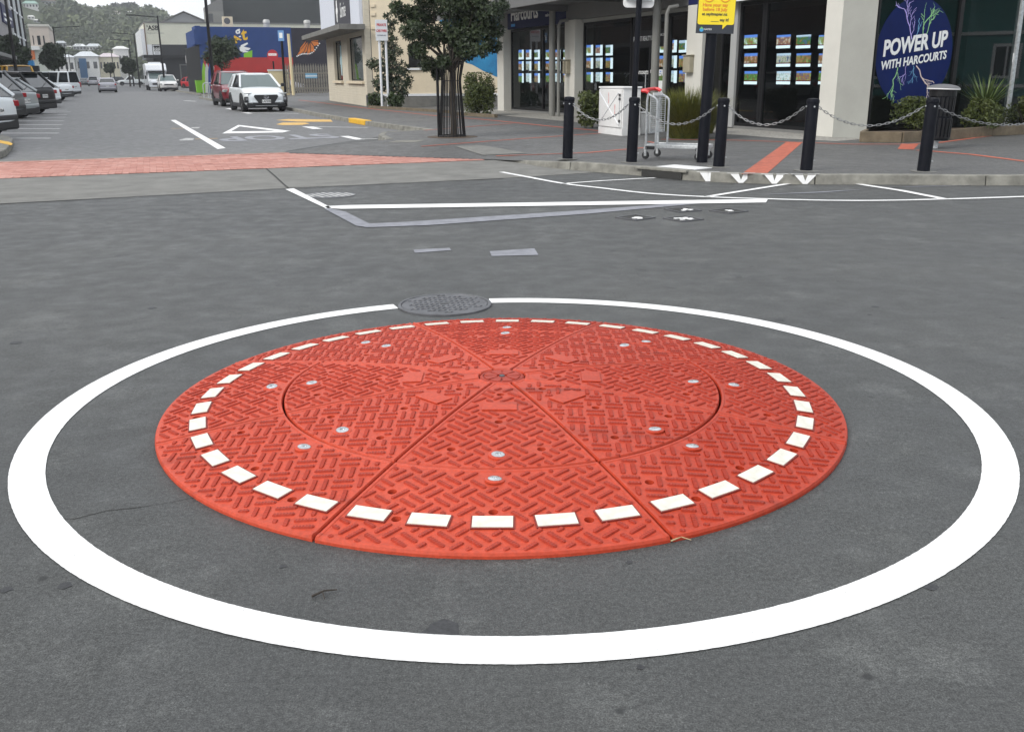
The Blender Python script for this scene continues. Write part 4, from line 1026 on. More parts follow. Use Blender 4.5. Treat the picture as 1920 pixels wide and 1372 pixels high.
for y in [.03 + k * .046 for k in range(11)]: bk.tube([(.052, y, .40), (.052, y, .95)], .0045, 4)
bk.tube([(.05, .03, .40), (.05, .49, .40), (.11, .50, .40), (.11, .50, .95), (.05, .49, .95), (.05, .03, .95), (.05, .03, .40)], .010, 6)
bk.build('folded_basket', GAL, tr)
MB().bx(.045, .06, .12, .48, .955, 1.0).build('basket_flap', 'whitec', tr)
for (x, y) in ((.0, .01), (.0, .51), (.86, .01), (.86, .51)):
    MB().lathe([(.055, -.014), (.06, -.008), (.06, .008), (.055, .014)], 16, (x, y, .061), axis='y').build('caster_wheel', 'plast', tr, smooth=True)
    MB().bx(x - .02, x + .02, y - .022, y - .017, .05, .15).bx(x - .02, x + .02, y + .017, y + .022, .05, .15).bx(x - .025, x + .025, y - .022, y + .022, .15, .186).build('caster_fork', GAL, tr)
# ---- white service cabinet and small pillar box behind
cp0, cp1 = Vector(G(1121.5, 250, FZ)), Vector(G(1165.5, 255.5, FZ)); ca = math.atan2((cp1 - cp0).y, (cp1 - cp0).x)
cw = (cp1 - cp0).length
cb = thing('service_cabinet', 'white upright service cabinet with cross braced door on the footpath', 'cabinet', (cp0.x, cp0.y, FZ), ca)
MB().bx(0, cw, 0, .45, 0, .15).build('base', 'whitec', cb, bevel=.006); MB().bx(.01, cw - .01, .02, .44, .152, .98).build('body', 'whitec', cb, bevel=.01); MB().bx(-.015, cw + .015, .0, .46, .982, 1.02).build('top', 'whitec', cb, bevel=.008)
dr = MB().bx(.04, cw - .05, -.012, .018, .17, .96).build('door', 'whitec', cb, bevel=.006)
x0, x1, z0, z1 = .07, cw - .16, .24, .90
for a, b in (((x0, z0), (x1, z1)), ((x0, z1), (x1, z0))):
    MB().tube([(a[0], -.014, a[1]), (b[0], -.014, b[1])], .012, 6).build('cross_brace', 'white', dr)
for z in (.82, .74, .28): MB().bx(cw - .14, cw - .06, -.03, -.013, z, z + .055).build('latch', 'plast', dr, bevel=.004)
MB().tube([(cw - .1, -.025, .2), (cw - .1, -.025, .86)], .006, 6).build('lock_bar', 'galv', dr)
text('CAUTION', .05, red, 'lettering', dr, face_mtx((cw * .45, -.014, .78), (0, 0, -1), (1, 0, 0)), thick=.001); text('DANGER', .05, red, 'lettering', dr, face_mtx((cw * .72, -.014, .55), (0, 0, 1), (-1, 0, 0)), thick=.001)
pz = G(1204, 251, FZ); pb2 = thing('pillar_box', 'low white utility pillar beside the trolley basket', 'utility box', (pz[0], pz[1], FZ), ca)
MB().bx(-.17, .17, -.12, .12, 0, .44).build('body', 'whitec', pb2, bevel=.012); MB().bx(-.18, .18, -.13, .13, .442, .47).build('cap', 'whitec', pb2, bevel=.01)
# ---- litter bin
bp = G(1757, 279, FZ); bn = thing('litter_bin', 'dark slatted litter bin with domed steel lid behind the bollard', 'litter bin', (bp[0] + .0, bp[1] + .1, FZ)); bn.rotation_euler = (0, R(2), 0)
MB().tube([(0, 0, 0), (0, 0, .3)], .05, 10).build('stem', 'galv', bn, smooth=True)
MB().lathe([(.20, .14), (.20, .97), (.19, .98), (.0004, .981)], 28).build('liner', 'black', bn, smooth=True)
for k in range(20):
    a = 2 * math.pi * k / 20
    for z in (.20, .55): MB().box((0, 0, 0), (.018, .04, .31)).build('slat', 'blackm', bn, (.212 * math.cos(a), .212 * math.sin(a), z + .155), a, bevel=.004)
MB().lathe([(.222, .17), (.222, .20), (.2, .2)], 28).build('hoop', 'blackm', bn); MB().lathe([(.222, .875), (.222, .98), (.2, .98)], 28).build('hoop', 'blackm', bn)
MB().lathe([(.262, 1.0), (.27, 1.006), (.255, 1.03), (.20, 1.055), (.10, 1.075), (.0004, 1.08)], 32).build('lid', mat('grey_lid', (.12, .12, .125), .5), bn, smooth=True)
MB().lathe([(.26, .985), (.271, .99), (.271, 1.005), (.26, 1.01)], 32).build('lid_rim', 'whitec', bn, smooth=True)
# ================================================================== PLANTS
def blades(mb, n, r, h, w_, spread, rr, arch=.5, c=(0, 0, 0)):
    for i in range(n):
        a = rr.uniform(0, 2 * math.pi); d0 = r * math.sqrt(rr.random()); bx0, by0 = c[0] + d0 * math.cos(a), c[1] + d0 * math.sin(a)
        oa = a + rr.uniform(-.7, .7); ln = h * rr.uniform(.55, 1.05); lean = spread * (d0 / r * .8 + .2) * rr.uniform(.4, 1.2); P = []
        for k in range(4):
            f = k / 3; out = lean * ln * (f + arch * f * f) / (1 + arch); P.append((bx0 + out * math.cos(oa), by0 + out * math.sin(oa), c[2] + ln * (f - .35 * lean * f * f)))
        sx_, sy_ = -math.sin(oa) * w_, math.cos(oa) * w_; V = []
        for k, p_ in enumerate(P): wk = (1, .9, .6, .08)[k]; V += [(p_[0] - sx_ * wk, p_[1] - sy_ * wk, p_[2]), (p_[0] + sx_ * wk, p_[1] + sy_ * wk, p_[2])]
        mb.add(V, [(0, 1, 3, 2), (2, 3, 5, 4), (4, 5, 7, 6)])
def leaves(mb, pts, size, rr):
    for p_ in pts:
        s_ = size * rr.uniform(.6, 1.3); d = Vector((rr.gauss(0, 1), rr.gauss(0, 1), rr.gauss(0, .8))).normalized(); e = d.orthogonal().normalized()
        e = (Matrix.Rotation(rr.uniform(0, 6.28), 3, d) @ e); p_ = Vector(p_)
        mb.add([p_ - d * s_, p_ + e * s_ * .42, p_ + d * s_, p_ - e * s_ * .42], [(0, 1, 2, 3)])
def shrub(name, label, cat, base, rx, ry, h, n, size, m, seed, group=None, z0=.03, lumps=16, stem=True, flat=False):
    rr = random.Random(seed); t = thing(name, label, cat, base, rr.uniform(0, 3), group); pts = []
    L = [(rr.uniform(-.65, .65) * rx, rr.uniform(-.65, .65) * ry, z0 + h * rr.uniform(.25, .85), rr.uniform(.28, .5)) for _ in range(lumps)]
    while len(pts) < n:
        c = rr.choice(L); d = Vector((rr.gauss(0, 1), rr.gauss(0, 1), rr.gauss(0, 1))).normalized() * (rr.random() ** .4) * c[3]
        x, y, z = c[0] + d.x * rx, c[1] + d.y * ry, c[2] + d.z * h * .9
        if z < z0 or z > h * 1.02 or (x / rx) ** 2 + (y / ry) ** 2 > 1.05: continue
        pts.append((x, y, z))
    mb = MB(); leaves(mb, pts, size, rr); mb.build('foliage', m, t)
    if stem:
        sb = MB()
        for k in range(6): a = rr.uniform(0, 6.28); sb.tube([(0, 0, 0), (.25 * rx * math.cos(a), .25 * ry * math.sin(a), h * .3), (.55 * rx * math.cos(a), .55 * ry * math.sin(a), h * .7)], [.018, .012, .005], 5)
        sb.build('stems', 'bark', t)
    return t
def tussock(name, label, base, r, h, n, m, seed, group=None, w_=.006, spread=.5):
    rr = random.Random(seed); t = thing(name, label, 'plant', base, 0, group); mb = MB(); blades(mb, n, r * .55, h, w_, spread, rr); mb.build('blades', m, t)
    cb_ = MB(); cb_.lathe([(r * .5, 0), (r * .42, .06), (.0004, .09)], 14); cb_.build('crown', 'soil', t); return t
def gp(px, py, z=FZ): return (*G(px, py, z), z)
p = gp(1284, 259); tussock('tussock', 'tall yellow green tussock behind the trolley and yellow sign post', p, .55, 1.12, 3400, 'grass', 3, spread=.85, w_=.008)
p = gp(1322, 250); tussock('tussock', 'thin dry tussock between the sign post and the bollard', p, .3, .85, 500, 'grass', 4, spread=.6)
p = gp(1111, 240); shrub('shrub', 'bushy green shrub half hidden by the white cabinet', 'shrub', p, .42, .42, .86, 2600, .05, 'hedge', 5)
for (px, py, rx, h, sd, lb) in ((1697, 252, .62, .66, 6, 'clipped broad shrub in the garden bed under the blue decal'), (1815, 240, .66, .62, 7, 'clipped shrub in the garden bed beneath the yucca leaves'), (1895, 231, .6, .62, 8, 'small clipped shrub at the open end of the garden bed')):
    x, y, _ = MW(onm(px, 170)[0], -.46); shrub('shrub', lb, 'shrub', (x, y, FZ + .14), rx, rx * .62, h, 5200, .034, 'hedge', sd, 'clipped shrubs in the garden bed')
x, y, _ = MW(onm(1826, 150)[0], -.36); yu = thing('yucca', 'spiky pale green yucca rising from the garden bed', 'plant', (x, y, FZ + .14)); rr = random.Random(11); mb = MB(); blades(mb, 110, .08, .85, .016, 1.15, rr, .15, (0, 0, .38)); mb.build('blades', 'yucca', yu); MB().tube([(0, 0, 0), (0, 0, .5)], .05, 8).build('stem', 'bark', yu)
# ---- caged street tree
def limb(mb, a, b, r0, r1, rr, n=5, wob=.06):
    a, b = Vector(a), Vector(b); L = (b - a).length; pts = []
    for k in range(n + 1): f = k / n; q = a.lerp(b, f); pts.append(q + (Vector((rr.uniform(-1, 1), rr.uniform(-1, 1), rr.uniform(-.4, .4))) * wob * L * (0 if k in (0, n) else 1)))
    mb.tube(pts, [r0 + (r1 - r0) * k / n for k in range(n + 1)], 7)
def tree(name, label, base, trunk_h, trunk_r, clumps, n, size, m, seed, group=None, rosette=True):
    rr = random.Random(seed); t = thing(name, label, 'tree', base, 0, group); tb = MB(); limb(tb, (0, 0, 0), (0, 0, trunk_h), trunk_r, trunk_r * .7, rr, 6, .015)
    for c in clumps:
        if rr.random() < .55: limb(tb, (0, 0, trunk_h * rr.uniform(.9, 1)), (c[0], c[1], c[2]), trunk_r * .36, trunk_r * .07, rr)
    tb.build('trunk', 'bark', t, smooth=True)
    mb = MB(); tot = sum(c[3] ** 2 for c in clumps)
    for c in clumps:
        k = int(n * c[3] ** 2 / tot); i = 0
        while i < k:
            d = Vector((rr.gauss(0, 1), rr.gauss(0, 1), rr.gauss(0, 1))).normalized() * (rr.random() ** .33) * c[3]; d.z *= .78
            q = Vector(c[:3]) + d
            if rosette:
                kk = 5; out = d.normalized() if d.length > .01 else Vector((0, 0, 1)); out = (out + Vector((rr.gauss(0, .35), rr.gauss(0, .35), rr.gauss(0, .35) + .25))).normalized(); e = out.orthogonal().normalized()
                for w_ in range(kk):
                    v_ = (Matrix.Rotation(6.283 * w_ / kk + rr.uniform(-.3, .3), 3, out) @ e * .85 + out * rr.uniform(.2, .9)).normalized(); s_ = size * rr.uniform(.75, 1.3); sd = v_.cross(out).normalized() * s_ * .26
                    mb.add([q, q + v_ * s_ * .6 + sd, q + v_ * s_ * 1.3, q + v_ * s_ * .6 - sd], [(0, 1, 2, 3)])
                i += kk
            else: leaves(mb, [q], size, rr); i += 1
    mb.build('crown', m, t); return t
tx, ty = G(850, 257, FZ); rr = random.Random(21); cl = []
for (px, py, rad) in ((775, 60, .30), (790, 30, .36), (760, 25, .28), (810, 70, .34), (785, 95, .26), (800, 120, .24), (820, 130, .2), (850, 60, .45), (880, 40, .42), (905, 60, .34), (920, 30, .34), (845, 10, .45), (800, -10, .4), (890, 0, .4), (925, 85, .22), (930, 60, .2), (875, 95, .3), (905, 95, .22), (850, 100, .3), (860, -40, .5), (810, -50, .45), (900, -50, .4), (850, -90, .45), (745, 15, .18), (940, 10, .2), (832, 118, .2), (815, 140, .16), (870, 70, .4), (770, -20, .3)):
    d = ray(px, py); k = ty / d.y; cl.append((d.x * k - tx, rr.uniform(-.55, .65), CAM_H + d.z * k - FZ, rad * .82))
tree('street_tree', 'dark leaved street tree growing out of a black steel tree guard', (tx, ty, FZ), 1.45, .075, cl, 36000, .055, 'leafd', 22)
tg = thing('tree_guard', 'black steel tree guard of upright bars flared at the top', 'tree guard', (tx - .02, ty, FZ))
def hoop(mb, r_, z, t_=.008): mb.tube([(r_ * math.cos(R(a)), r_ * math.sin(R(a)), z) for a in range(0, 361, 15)], t_, 6, caps=False)
for k in range(22):
    a = 2 * math.pi * k / 22; c_, s_ = math.cos(a), math.sin(a)
    MB().tube([(r_ * c_, r_ * s_, z) for r_, z in ((.285, .0), (.25, .5), (.205, 1.15), (.215, 1.25), (.28, 1.56))], .011, 5).build('bar', 'blackm', tg)
mb = MB(); hoop(mb, .285, .03, .014); hoop(mb, .207, 1.17); hoop(mb, .28, 1.55); mb.build('hoop', 'blackm', tg)
MB().tube([(-.29, -.02, 0), (-.29, -.02, 1.5)], .03, 8).build('support_post', 'blackm', tg)
MB().lathe([(.55, .0), (.55, .006), (.0004, .0061)], 32).build('tree_pit', 'soil', tg)

# ================================================================== SALON BUILDING (white painted brick)
SXF = -2.7
A0, A1 = Vector(G(618, 189, FZ)), Vector(G(690, 200, FZ))
sal = thing('salon_building', 'cream painted brick salon with two dark windows, concrete awning and plain side wall', 'building', (A1.x, A1.y, FZ))
fa = (A0 - A1); fdir = fa.normalized(); flen = fa.length; WD = Vector((1, -.05)).normalized(); wlen = 7.2
bk_ = Vector((.9, .42)).normalized() * 9
M['brickcream'] = mat('cream_brick', (.60, .55, .44), .75, var=.05, vscale=2)
def brick_bump(m, scale):
    n = m.node_tree.nodes; l = m.node_tree.links; t = n.new('ShaderNodeTexCoord'); b = n.new('ShaderNodeTexBrick'); b.inputs['Scale'].default_value = scale; b.inputs['Mortar Size'].default_value = .03
    mp_ = n.new('ShaderNodeMapping'); mp_.inputs['Rotation'].default_value = (R(90), 0, 0); l.new(t.outputs['Object'], mp_.inputs[0]); l.new(mp_.outputs[0], b.inputs[0])
    bp_ = n.new('ShaderNodeBump'); bp_.inputs['Strength'].default_value = .7; bp_.inputs['Distance'].default_value = .02; bp_.invert = True; l.new(b.outputs['Fac'], bp_.inputs['Height']); l.new(bp_.outputs[0], n['Principled BSDF'].inputs['Normal'])
brick_bump(M['brickcream'], 2.2)
fang = math.atan2(fdir.y, fdir.x)
fr = bpy.data.objects.new('street_front', None)
# street front in its own frame: x along the wall from the near corner, y into the building
def FB(mk, name, m, par=None, **kw): return mk.build(name, m, par or sal, (0, 0, 0), fang, **kw)
def fpx(px, py):
    nrm = Vector((-fdir.y, fdir.x)); d = ray(px, py); t = A1.dot(nrm) / (d.x * nrm.x + d.y * nrm.y); p = d * t
    return ((Vector((p.x, p.y)) - A1).dot(fdir), CAM_H + p.z - FZ)
# inward is -y in this frame (street is on the left of travel)
wx = [fpx(680, 110)[0], fpx(652, 110)[0], fpx(641, 110)[0], fpx(626, 110)[0]]; wz0, wz1 = fpx(665, 152)[1], fpx(665, 69)[1]
H_ = 6.2
for (a, b, z0, z1) in ((0, wx[0], 0, H_), (wx[1], wx[2], wz0, wz1), (wx[3], flen, 0, H_), (wx[0], wx[3], 0, wz0), (wx[0], wx[3], wz1, H_)):
    FB(MB().bx(a, b, -.25, 0, z0, z1), 'wall', 'brickcream')
for a, b in ((wx[0], wx[1]), (wx[2], wx[3])):
    w_ = FB(MB().bx(a, b, -.20, -.14, wz0, wz0 + .06).bx(a, b, -.2, -.14, wz1 - .06, wz1).bx(a, a + .06, -.2, -.14, wz0 + .06, wz1 - .06).bx(b - .06, b, -.2, -.14, wz0 + .06, wz1 - .06), 'window', 'blackm')
    MB().bx(a + .06, b - .06, -.172, -.164, wz0 + .06, wz1 - .06).build('pane', 'glass', w_)
    MB().bx(a - .15, b + .15, .002, .12, wz0 - .12, wz0 - .01).build('sill', 'cream', w_)
FB(MB().bx(.3, flen - .3, -2.6, -2.5, 0, 4), 'inner_wall', 'inside')
# side wall with plinth
sidea = math.atan2(WD.y, WD.x)
# base stretch below the front wall is flush, side wall starts 5 mm behind the corner
zpl = 1.05
def SB(mk, name, m, par=None, **kw): return mk.build(name, m, par or sal, (0, 0, 0), sidea, **kw)
def spx(px, py):
    nrm = Vector((-WD.y, WD.x)); d = ray(px, py); t = A1.dot(nrm) / (d.x * nrm.x + d.y * nrm.y); p = d * t
    return ((Vector((p.x, p.y)) - A1).dot(WD), CAM_H + p.z - FZ)
zpl = spx(850, 180)[1]
SB(MB().bx(.27, wlen, .05, .3, zpl + .1, H_), 'side_wall', 'cream'); SB(MB().bx(.27, wlen, .02, .3, 0, zpl), 'plinth', 'concrete'); SB(MB().bx(.25, wlen, .0, .3, zpl, zpl + .1), 'plinth_cap', 'white')
SB(MB().bx(0.27, wlen, .35, 9, H_ - .3, H_ - .1), 'roof', 'greyp')
a, z1 = spx(765, 83); b, z0 = spx(784, 127)
w_ = SB(MB().bx(a, b + .15, .03, .049, z0, z1), 'window', 'blackm'); MB().bx(a - .08, b + .2, -.03, .028, z0 - .1, z0 - .02).build('sill', 'white', w_)
for z in (4.1, 3.75, 3.2): SB(MB().bx(.30, .50, -.0, .045, z, z + .12), 'pipe_bracket', 'cream')
M['mural'] = mat('blue_sea_mural', (.008, .10, .26), .6, col2=(.02, .26, .50), vscale=1.1)
mp2 = [spx(*q) for q in ((873, 118), (884, 121), (895, 127), (905, 133), (917, 138), (928, 143.5), (936, 146), (936, 30), (900, 20), (850, 30), (820, 35), (835, 55), (845, 85))]
SB(MB().prism([(x, z) for x, z in mp2], 0, .004), 'sea_mural', 'mural').rotation_euler = (R(90), 0, sidea)
for ob in sal.children:
    if ob.name.startswith('sea_mural'): ob.location = (WD.y * .0 + .0, 0, 0); nrm = Vector((-WD.y, WD.x)); ob.location = (nrm.x * .046, nrm.y * .046, 0)
# awning
aw0, aw1 = fpx(590, 69)[0], fpx(673, 53)[0]; za = fpx(673, 58)[1]
FB(MB().bx(-.35, flen + 1.2, .02, 1.15, za - .02, za + .20), 'awning', 'concrete', bevel=.01)
# upper white panel and sign
zt = za + .22
FB(MB().bx(.12, flen + .5, .01, .16, zt, 6.1), 'upper_panel', mat('pale_panel', (.60, .63, .70), .6))
sx0, sx1 = fpx(663, 20)[0], fpx(634, 20)[0]
sgn = FB(MB().bx(sx0, sx1, .165, .19, zt + .02, 6.15), 'shop_sign', mat('charcoal_panel', (.035, .035, .045), .6))
fm = lambda x, z, y=.20: face_mtx((x, y, z), (-1, 0, 0), (0, 0, 1))
text('Sumise', .95, 'letter', 'lettering', sgn, fm(sx0 + (sx1 - sx0) * .42, zt + .80), shear=.3, sx=.62, bold=.002)
def mandala(par, cx, cz, s_, y, m_):
    for (dx, dz_, rx, rz_) in ((0, 0, .5, .5), (0, .45, .32, .45), (0, -.45, .32, .45), (.28, 0, .3, .3), (-.28, 0, .3, .3), (0, .85, .16, .3), (0, -.85, .16, .3), (0, 0, .2, .3)):
        MB().tube([(cx + s_ * (dx + rx * .5 * math.cos(R(q))), y, cz + s_ * (dz_ + rz_ * math.sin(R(q)))) for q in range(0, 361, 24)], .026, 4, caps=False).build('emblem_loop', m_, par)
mandala(sgn, sx1 - (sx1 - sx0) * .2, zt + .85, .42, .20, 'letter')
for wob in [o_ for o_ in sal.children if o_.name.startswith('window')][1:2]: mandala(wob, (wx[2] + wx[3]) / 2 - .1, (wz0 + wz1) / 2, .62, -.155, mat('window_emblem', (.45, .62, .66), .6))
# electrics
b_ = thing('meter_box', 'small grey box at the foot of the salon wall corner', 'box', (A1.x + .05, A1.y - .12, FZ)); MB().bx(-.09, .09, -.08, .08, 0, .5).build('body', 'postg', b_, bevel=.01); MB().bx(-.07, .07, -.09, -.081, .06, .44).build('door', 'iron', b_)
# private car park sign
g0 = Vector(G(721, 204, FZ)); cs = thing('parking_sign', 'white board with red PRIVATE CAR PARK lettering on two white posts', 'sign', (g0.x, g0.y, FZ), R(20))
for x in (-.09, .17): MB().tube([(x, 0, 0), (x, 0, 3.0)], .05, 8).build('post', 'white', cs, smooth=True)
zs0, zs1 = 2.63, 3.42
bd = MB().bx(-.24, .24, -.09, -.055, zs0, zs1).build('board', 'white', cs)
redp = mat('sign_red', (.55, .02, .03), .5)
for s_, z_ in (('PRIVATE', 3.22), ('CAR PARK', 3.0)): text(s_, .135, redp, 'lettering', bd, face_mtx((0, -.093, z_), (1, 0, 0), (0, 0, 1)), bold=.004, sx=.68 if s_ == 'CAR PARK' else .75)
text('CUSTOMERS ONLY', .06, 'navy', 'lettering', bd, face_mtx((0, -.093, 2.83), (1, 0, 0), (0, 0, 1)), sx=.7)
# shrubs by the side wall
x, y = G(735, 202.5, FZ); t = tree('shrub_tree', 'tall ragged evergreen shrub growing against the plain salon side wall', (x, y, FZ), .8, .05, [(0, 0, 3.2, .28), (-.05, 0, 2.7, .38), (.1, 0, 2.2, .42), (-.35, .1, 1.7, .42), (.25, .1, 1.5, .5), (-.25, 0, 1.0, .5), (.3, 0, .8, .5), (.0, 0, 3.6, .16), (.2, 0, 3.35, .15), (-.75, .1, 1.75, .2), (.7, .1, 1.1, .2)], 4200, .10, 'leafd', 31)
for px, py, lb, sd in ((706, 203, 'low hedge bush at the foot of the parking sign posts', 33), (744, 204, 'small low bush right of the parking sign posts', 34)):
    shrub('shrub', lb, 'shrub', gp(px, py), .55, .4, .62, 900, .07, 'leafm', sd)
shrub('shrub', 'rounded bright green bush at the end of the mural wall behind the tree guard', 'shrub', gp(897, 217), .72, .6, 1.35, 7000, .045, 'hedge', 35, lumps=24)
gb = thing('garden_edging', 'low timber edging round the salon side garden', 'edging', (0, 0, FZ))
for a, b in (((693, 203), (760, 207)), ((760, 207), (850, 213)), ((850, 216), (930, 221))):
    a, b = Vector(G(*a, FZ)), Vector(G(*b, FZ)); m_ = (a + b) / 2; MB().box((m_.x, m_.y, .05), ((b - a).length, .12, .10), math.atan2((b - a).y, (b - a).x)).build('edging_board', 'edging', gb)
# ================================================================== PICKET FENCE, YARD AND MURAL BUILDING
F0, F1 = Vector(S(ony(624, 150, 56)[0], 56)), Vector(S(ony(535, 150, 56.6)[0], 56.6)); fd = (F1 - F0); fl = fd.length
fen = thing('picket_fence', 'grey weathered picket fence with pointed tops before the car park', 'fence', (F0.x, F0.y, FZ), math.atan2(fd.y, fd.x))
npk = 19; src = None
for i in range(npk):
    x = .1 + i * (fl - .2) / (npk - 1)
    if src is None: mb = MB(); mb.prism([(-.062, .12), (.062, .12), (.062, 1.95), (0, 2.2), (-.062, 1.95)], -.012, .012); src = mb.build('picket', 'timber', fen, (x, 0, 0), rot=(R(90), 0, 0))
    else: c = inst(src, 'picket', fen, (x, 0, rnd.uniform(-.03, .03))); c.rotation_euler = (R(90), 0, 0)
for z in (.4, 1.45): MB().bx(0, fl, -.06, -.015, z, z + .12).build('rail', 'timber', fen)
cpo = M['cream2'] = mat('cream_post', (.66, .56, .34), .7)
q = S(ony(548, 150, 55.6)[0], 55.6); pst = MB().tube([(0, 0, 0), (-.05, 0, 4.15)], .10, 8); tag(pst.build('leaning_post', 'cream2', None, (q[0], q[1], FZ)), 'cream post standing at the end of the picket fence', 'post')
q = Vector(S(ony(504, 150, 57.2)[0], 57.2)); gw = thing('gate_wall', 'short cream masonry wall with white capping behind the white car', 'wall', (q.x, q.y, FZ), SA); MB().bx(0, 1.45, -.12, .12, 0, 1.68).build('wall', 'cream2', gw); MB().bx(-.03, 1.48, -.16, .16, 1.682, 1.78).build('cap', 'white', gw)
bs = thing('blue_notice', 'small blue notice board fixed on the picket fence', 'notice', (F0.x + fd.x * .45, F0.y + fd.y * .45, FZ), math.atan2(fd.y, fd.x)); MB().bx(-.42, .42, -.06, -.03, 1.15, 1.5) if False else MB().bx(-.42, .42, .02, .04, 1.15, 1.5).build('board', mat('pale_blue', (.18, .36, .5), .6), bs); MB().bx(-.42, .42, .041, .044, 1.28, 1.34).build('print', 'letter', bs)
# mural building: wall facing the camera at y = 72
YB = 72.0
mur = thing('mural_building', 'blue and red painted side wall with bold white and yellow lettering and dark butterfly end', 'building', S3(0, YB, 0), SA)
bl, zt_ = ony(362, 50, YB); br_, _ = ony(545, 50, YB); zr_ = ony(500, 108, YB)[1]; be, _ = ony(640, 55, YB)
M['mblue'] = mat('mural_blue', (.012, .045, .175), .7, var=.1, vscale=1); M['mred'] = mat('mural_red', (.42, .03, .028), .7, var=.08, vscale=1); M['mdark'] = mat('mural_dark', (.018, .016, .026), .7, var=.2, vscale=1)
cb0, _ = ony(375, 50, YB)
MB().bx(cb0, br_, 0, 14, zr_, zt_).build('wall', 'mblue', mur); MB().bx(cb0, br_, .01, 14, 0, zr_ - .003).build('wall', 'mred', mur); MB().bx(br_ + .004, be, 0, 14, 0, zt_ - .02).build('wall', 'mdark', mur)
zq = ony(362, 84, YB)[1]; zq2 = ony(362, 56, YB)[1]
MB().bx(bl, cb0 - .004, -.1, 3, zq, zq2).build('verandah_fascia', 'mblue', mur); MB().bx(bl + .15, cb0 - .004, -.05, 3, zq2 + .002, zt_ + .05).build('parapet', 'mblue', mur)
MB().bx(bl + .35, bl + .55, .05, .25, FZ, zq - .002).build('verandah_post', 'mblue', mur); MB().bx(bl + .62, bl + .74, .1, .22, FZ, zq - .002).build('verandah_post', 'cream2', mur)
MB().bx(cb0 - .2, cb0 - .006, .3, 13.9, FZ, zq - .003).build('shopfront', 'blackm', mur)  # black shopfront; its black also stands in for the shade under the verandah
my = mat('mural_yellow', (.75, .45, .02), .6)
def mtext(s_, sz, m_, px, py, rot=0.0, sx=1.0, **kw):
    x, z = ony(px, py, YB); a = R(rot); return text(s_, sz, m_, 'lettering', mur, face_mtx((x, -.004, z), (math.cos(a), 0, math.sin(a)), (-math.sin(a), 0, math.cos(a))), sx=sx, **kw)
mtext('g', 1.05, 'letter', 446, 60, 20, bold=.02); mtext('t', 1.35, my, 456, 66, 15, bold=.035, shear=.2); mtext('A', .8, my, 444, 74, 35, bold=.03)
def mpoly(px, m_, name='painted_shape'): MB().add([(ony(*p, YB)[0], -.005, ony(*p, YB)[1]) for p in px], [tuple(range(len(px)))[::-1]]).build(name, m_, mur)
mpoly([(449, 90), (452, 85), (464, 80), (465, 83), (457, 88), (470, 91), (466, 95), (458, 94), (468, 98), (455, 99), (450, 96)], 'letter')
mpoly([(457, 108), (457, 101), (473, 94.5), (473, 108)], mat('lime', (.22, .52, .03), .6)); 
mo = mat('monarch_orange', (.60, .17, .02), .6, var=.25, vscale=3)
# butterfly wing: orange cells between dark veins, pale dots on the rim
cw_ = (580, 77)
for (p0, p1, p2, p3) in (((577, 79), (560, 99), (557, 105), (569, 98)), ((578, 80), (570, 99), (567, 103), (575, 97)), ((580, 81), (576, 98), (576, 104), (582, 98)), ((582, 80), (583, 97), (590, 98), (588, 88)), ((583, 78), (589, 87), (598, 84), (596, 79)), ((583, 76), (596, 78), (599, 72), (594, 71)), ((582, 74), (594, 70), (598, 63), (588, 66)), ((578, 73), (586, 67), (592, 62), (580, 66)), ((574, 77), (563, 90), (562, 96), (571, 84))):
    mpoly([p0, p1, p2, p3], mo, 'wing_cell')
for i in range(16):
    f = i / 15; px = 557 + 42 * f; py = 106 - 3 * math.sin(f * 7) - 22 * f ** 2; x, z = ony(px, py, YB); MB().lathe([(.06, 0), (.0004, -.003)], 7, (x, -.004, z), axis='y').build('rim_dot', 'letter', mur)
# roof kit
for px, nm in ((500, 'pale roof ventilator standing above the blue wall'), (576, 'pale roof ventilator standing above the butterfly wall')):
    x, z = ony(px, 52, YB + 3); v_ = thing('roof_ventilator', nm, 'ventilator', S3(x, YB + 3, zt_ - .05), SA, 'roof ventilators on the mural building'); MB().lathe([(.26, 0), (.26, .5), (.3, .52), (.3, .72), (.22, .82), (.0004, .84)], 14).build('cowl', mat('vent_zinc', (.42, .42, .4), .5, .2), v_, smooth=True)
x, z = ony(427, 47, YB + 1); ac = thing('air_conditioner', 'white air conditioning unit with round fan on top of the blue wall', 'air conditioner', S3(x, YB + 1, zt_), SA); MB().bx(-.42, .42, -.18, .18, .0, .85).build('case', 'cream', ac, bevel=.02); MB().lathe([(.26, -.19), (.24, -.2), (.0004, -.2)], 20, (-.05, 0, .5), axis='y').build('fan_grille', 'iron', ac)
# ================================================================== WHITE AND BLACK BANK BUILDING
YA = 150.0; KA = 1.44
asb = thing('bank_building', 'large cream walled bank building over a black shopfront with ASB lettering', 'building', S3(0, YA, 0), SA)
x0, z1 = ony(266, 43, YA); x1, _ = ony(640, 43, YA); zb_ = ony(300, 84, YA)[1]
MB().bx(x0 + .35, x1, 0, 20, zb_, z1).build('wall', mat('cream_wall', (.60, .60, .50), .7, var=.04, vscale=.5), asb); MB().bx(x0 + .35, x1, -.12, 20.1, z1 + .002, z1 + .2).build('parapet', 'greyp', asb)
MB().bx(x0 + 1.1, x1, -.05, 19, 0, zb_ - .003).build('shopfront', mat('black_front', (.014, .015, .018), .55, var=.2, vscale=.6), asb)
MB().bx(x0 + .36, x0 + 1.09, .0, 19, 4.3, zb_ - .003).build('pier', 'white', asb)
MB().bx(x0 - .3, x1, -1.4, -.06, 4.3, 4.75).build('verandah', 'blackm', asb)
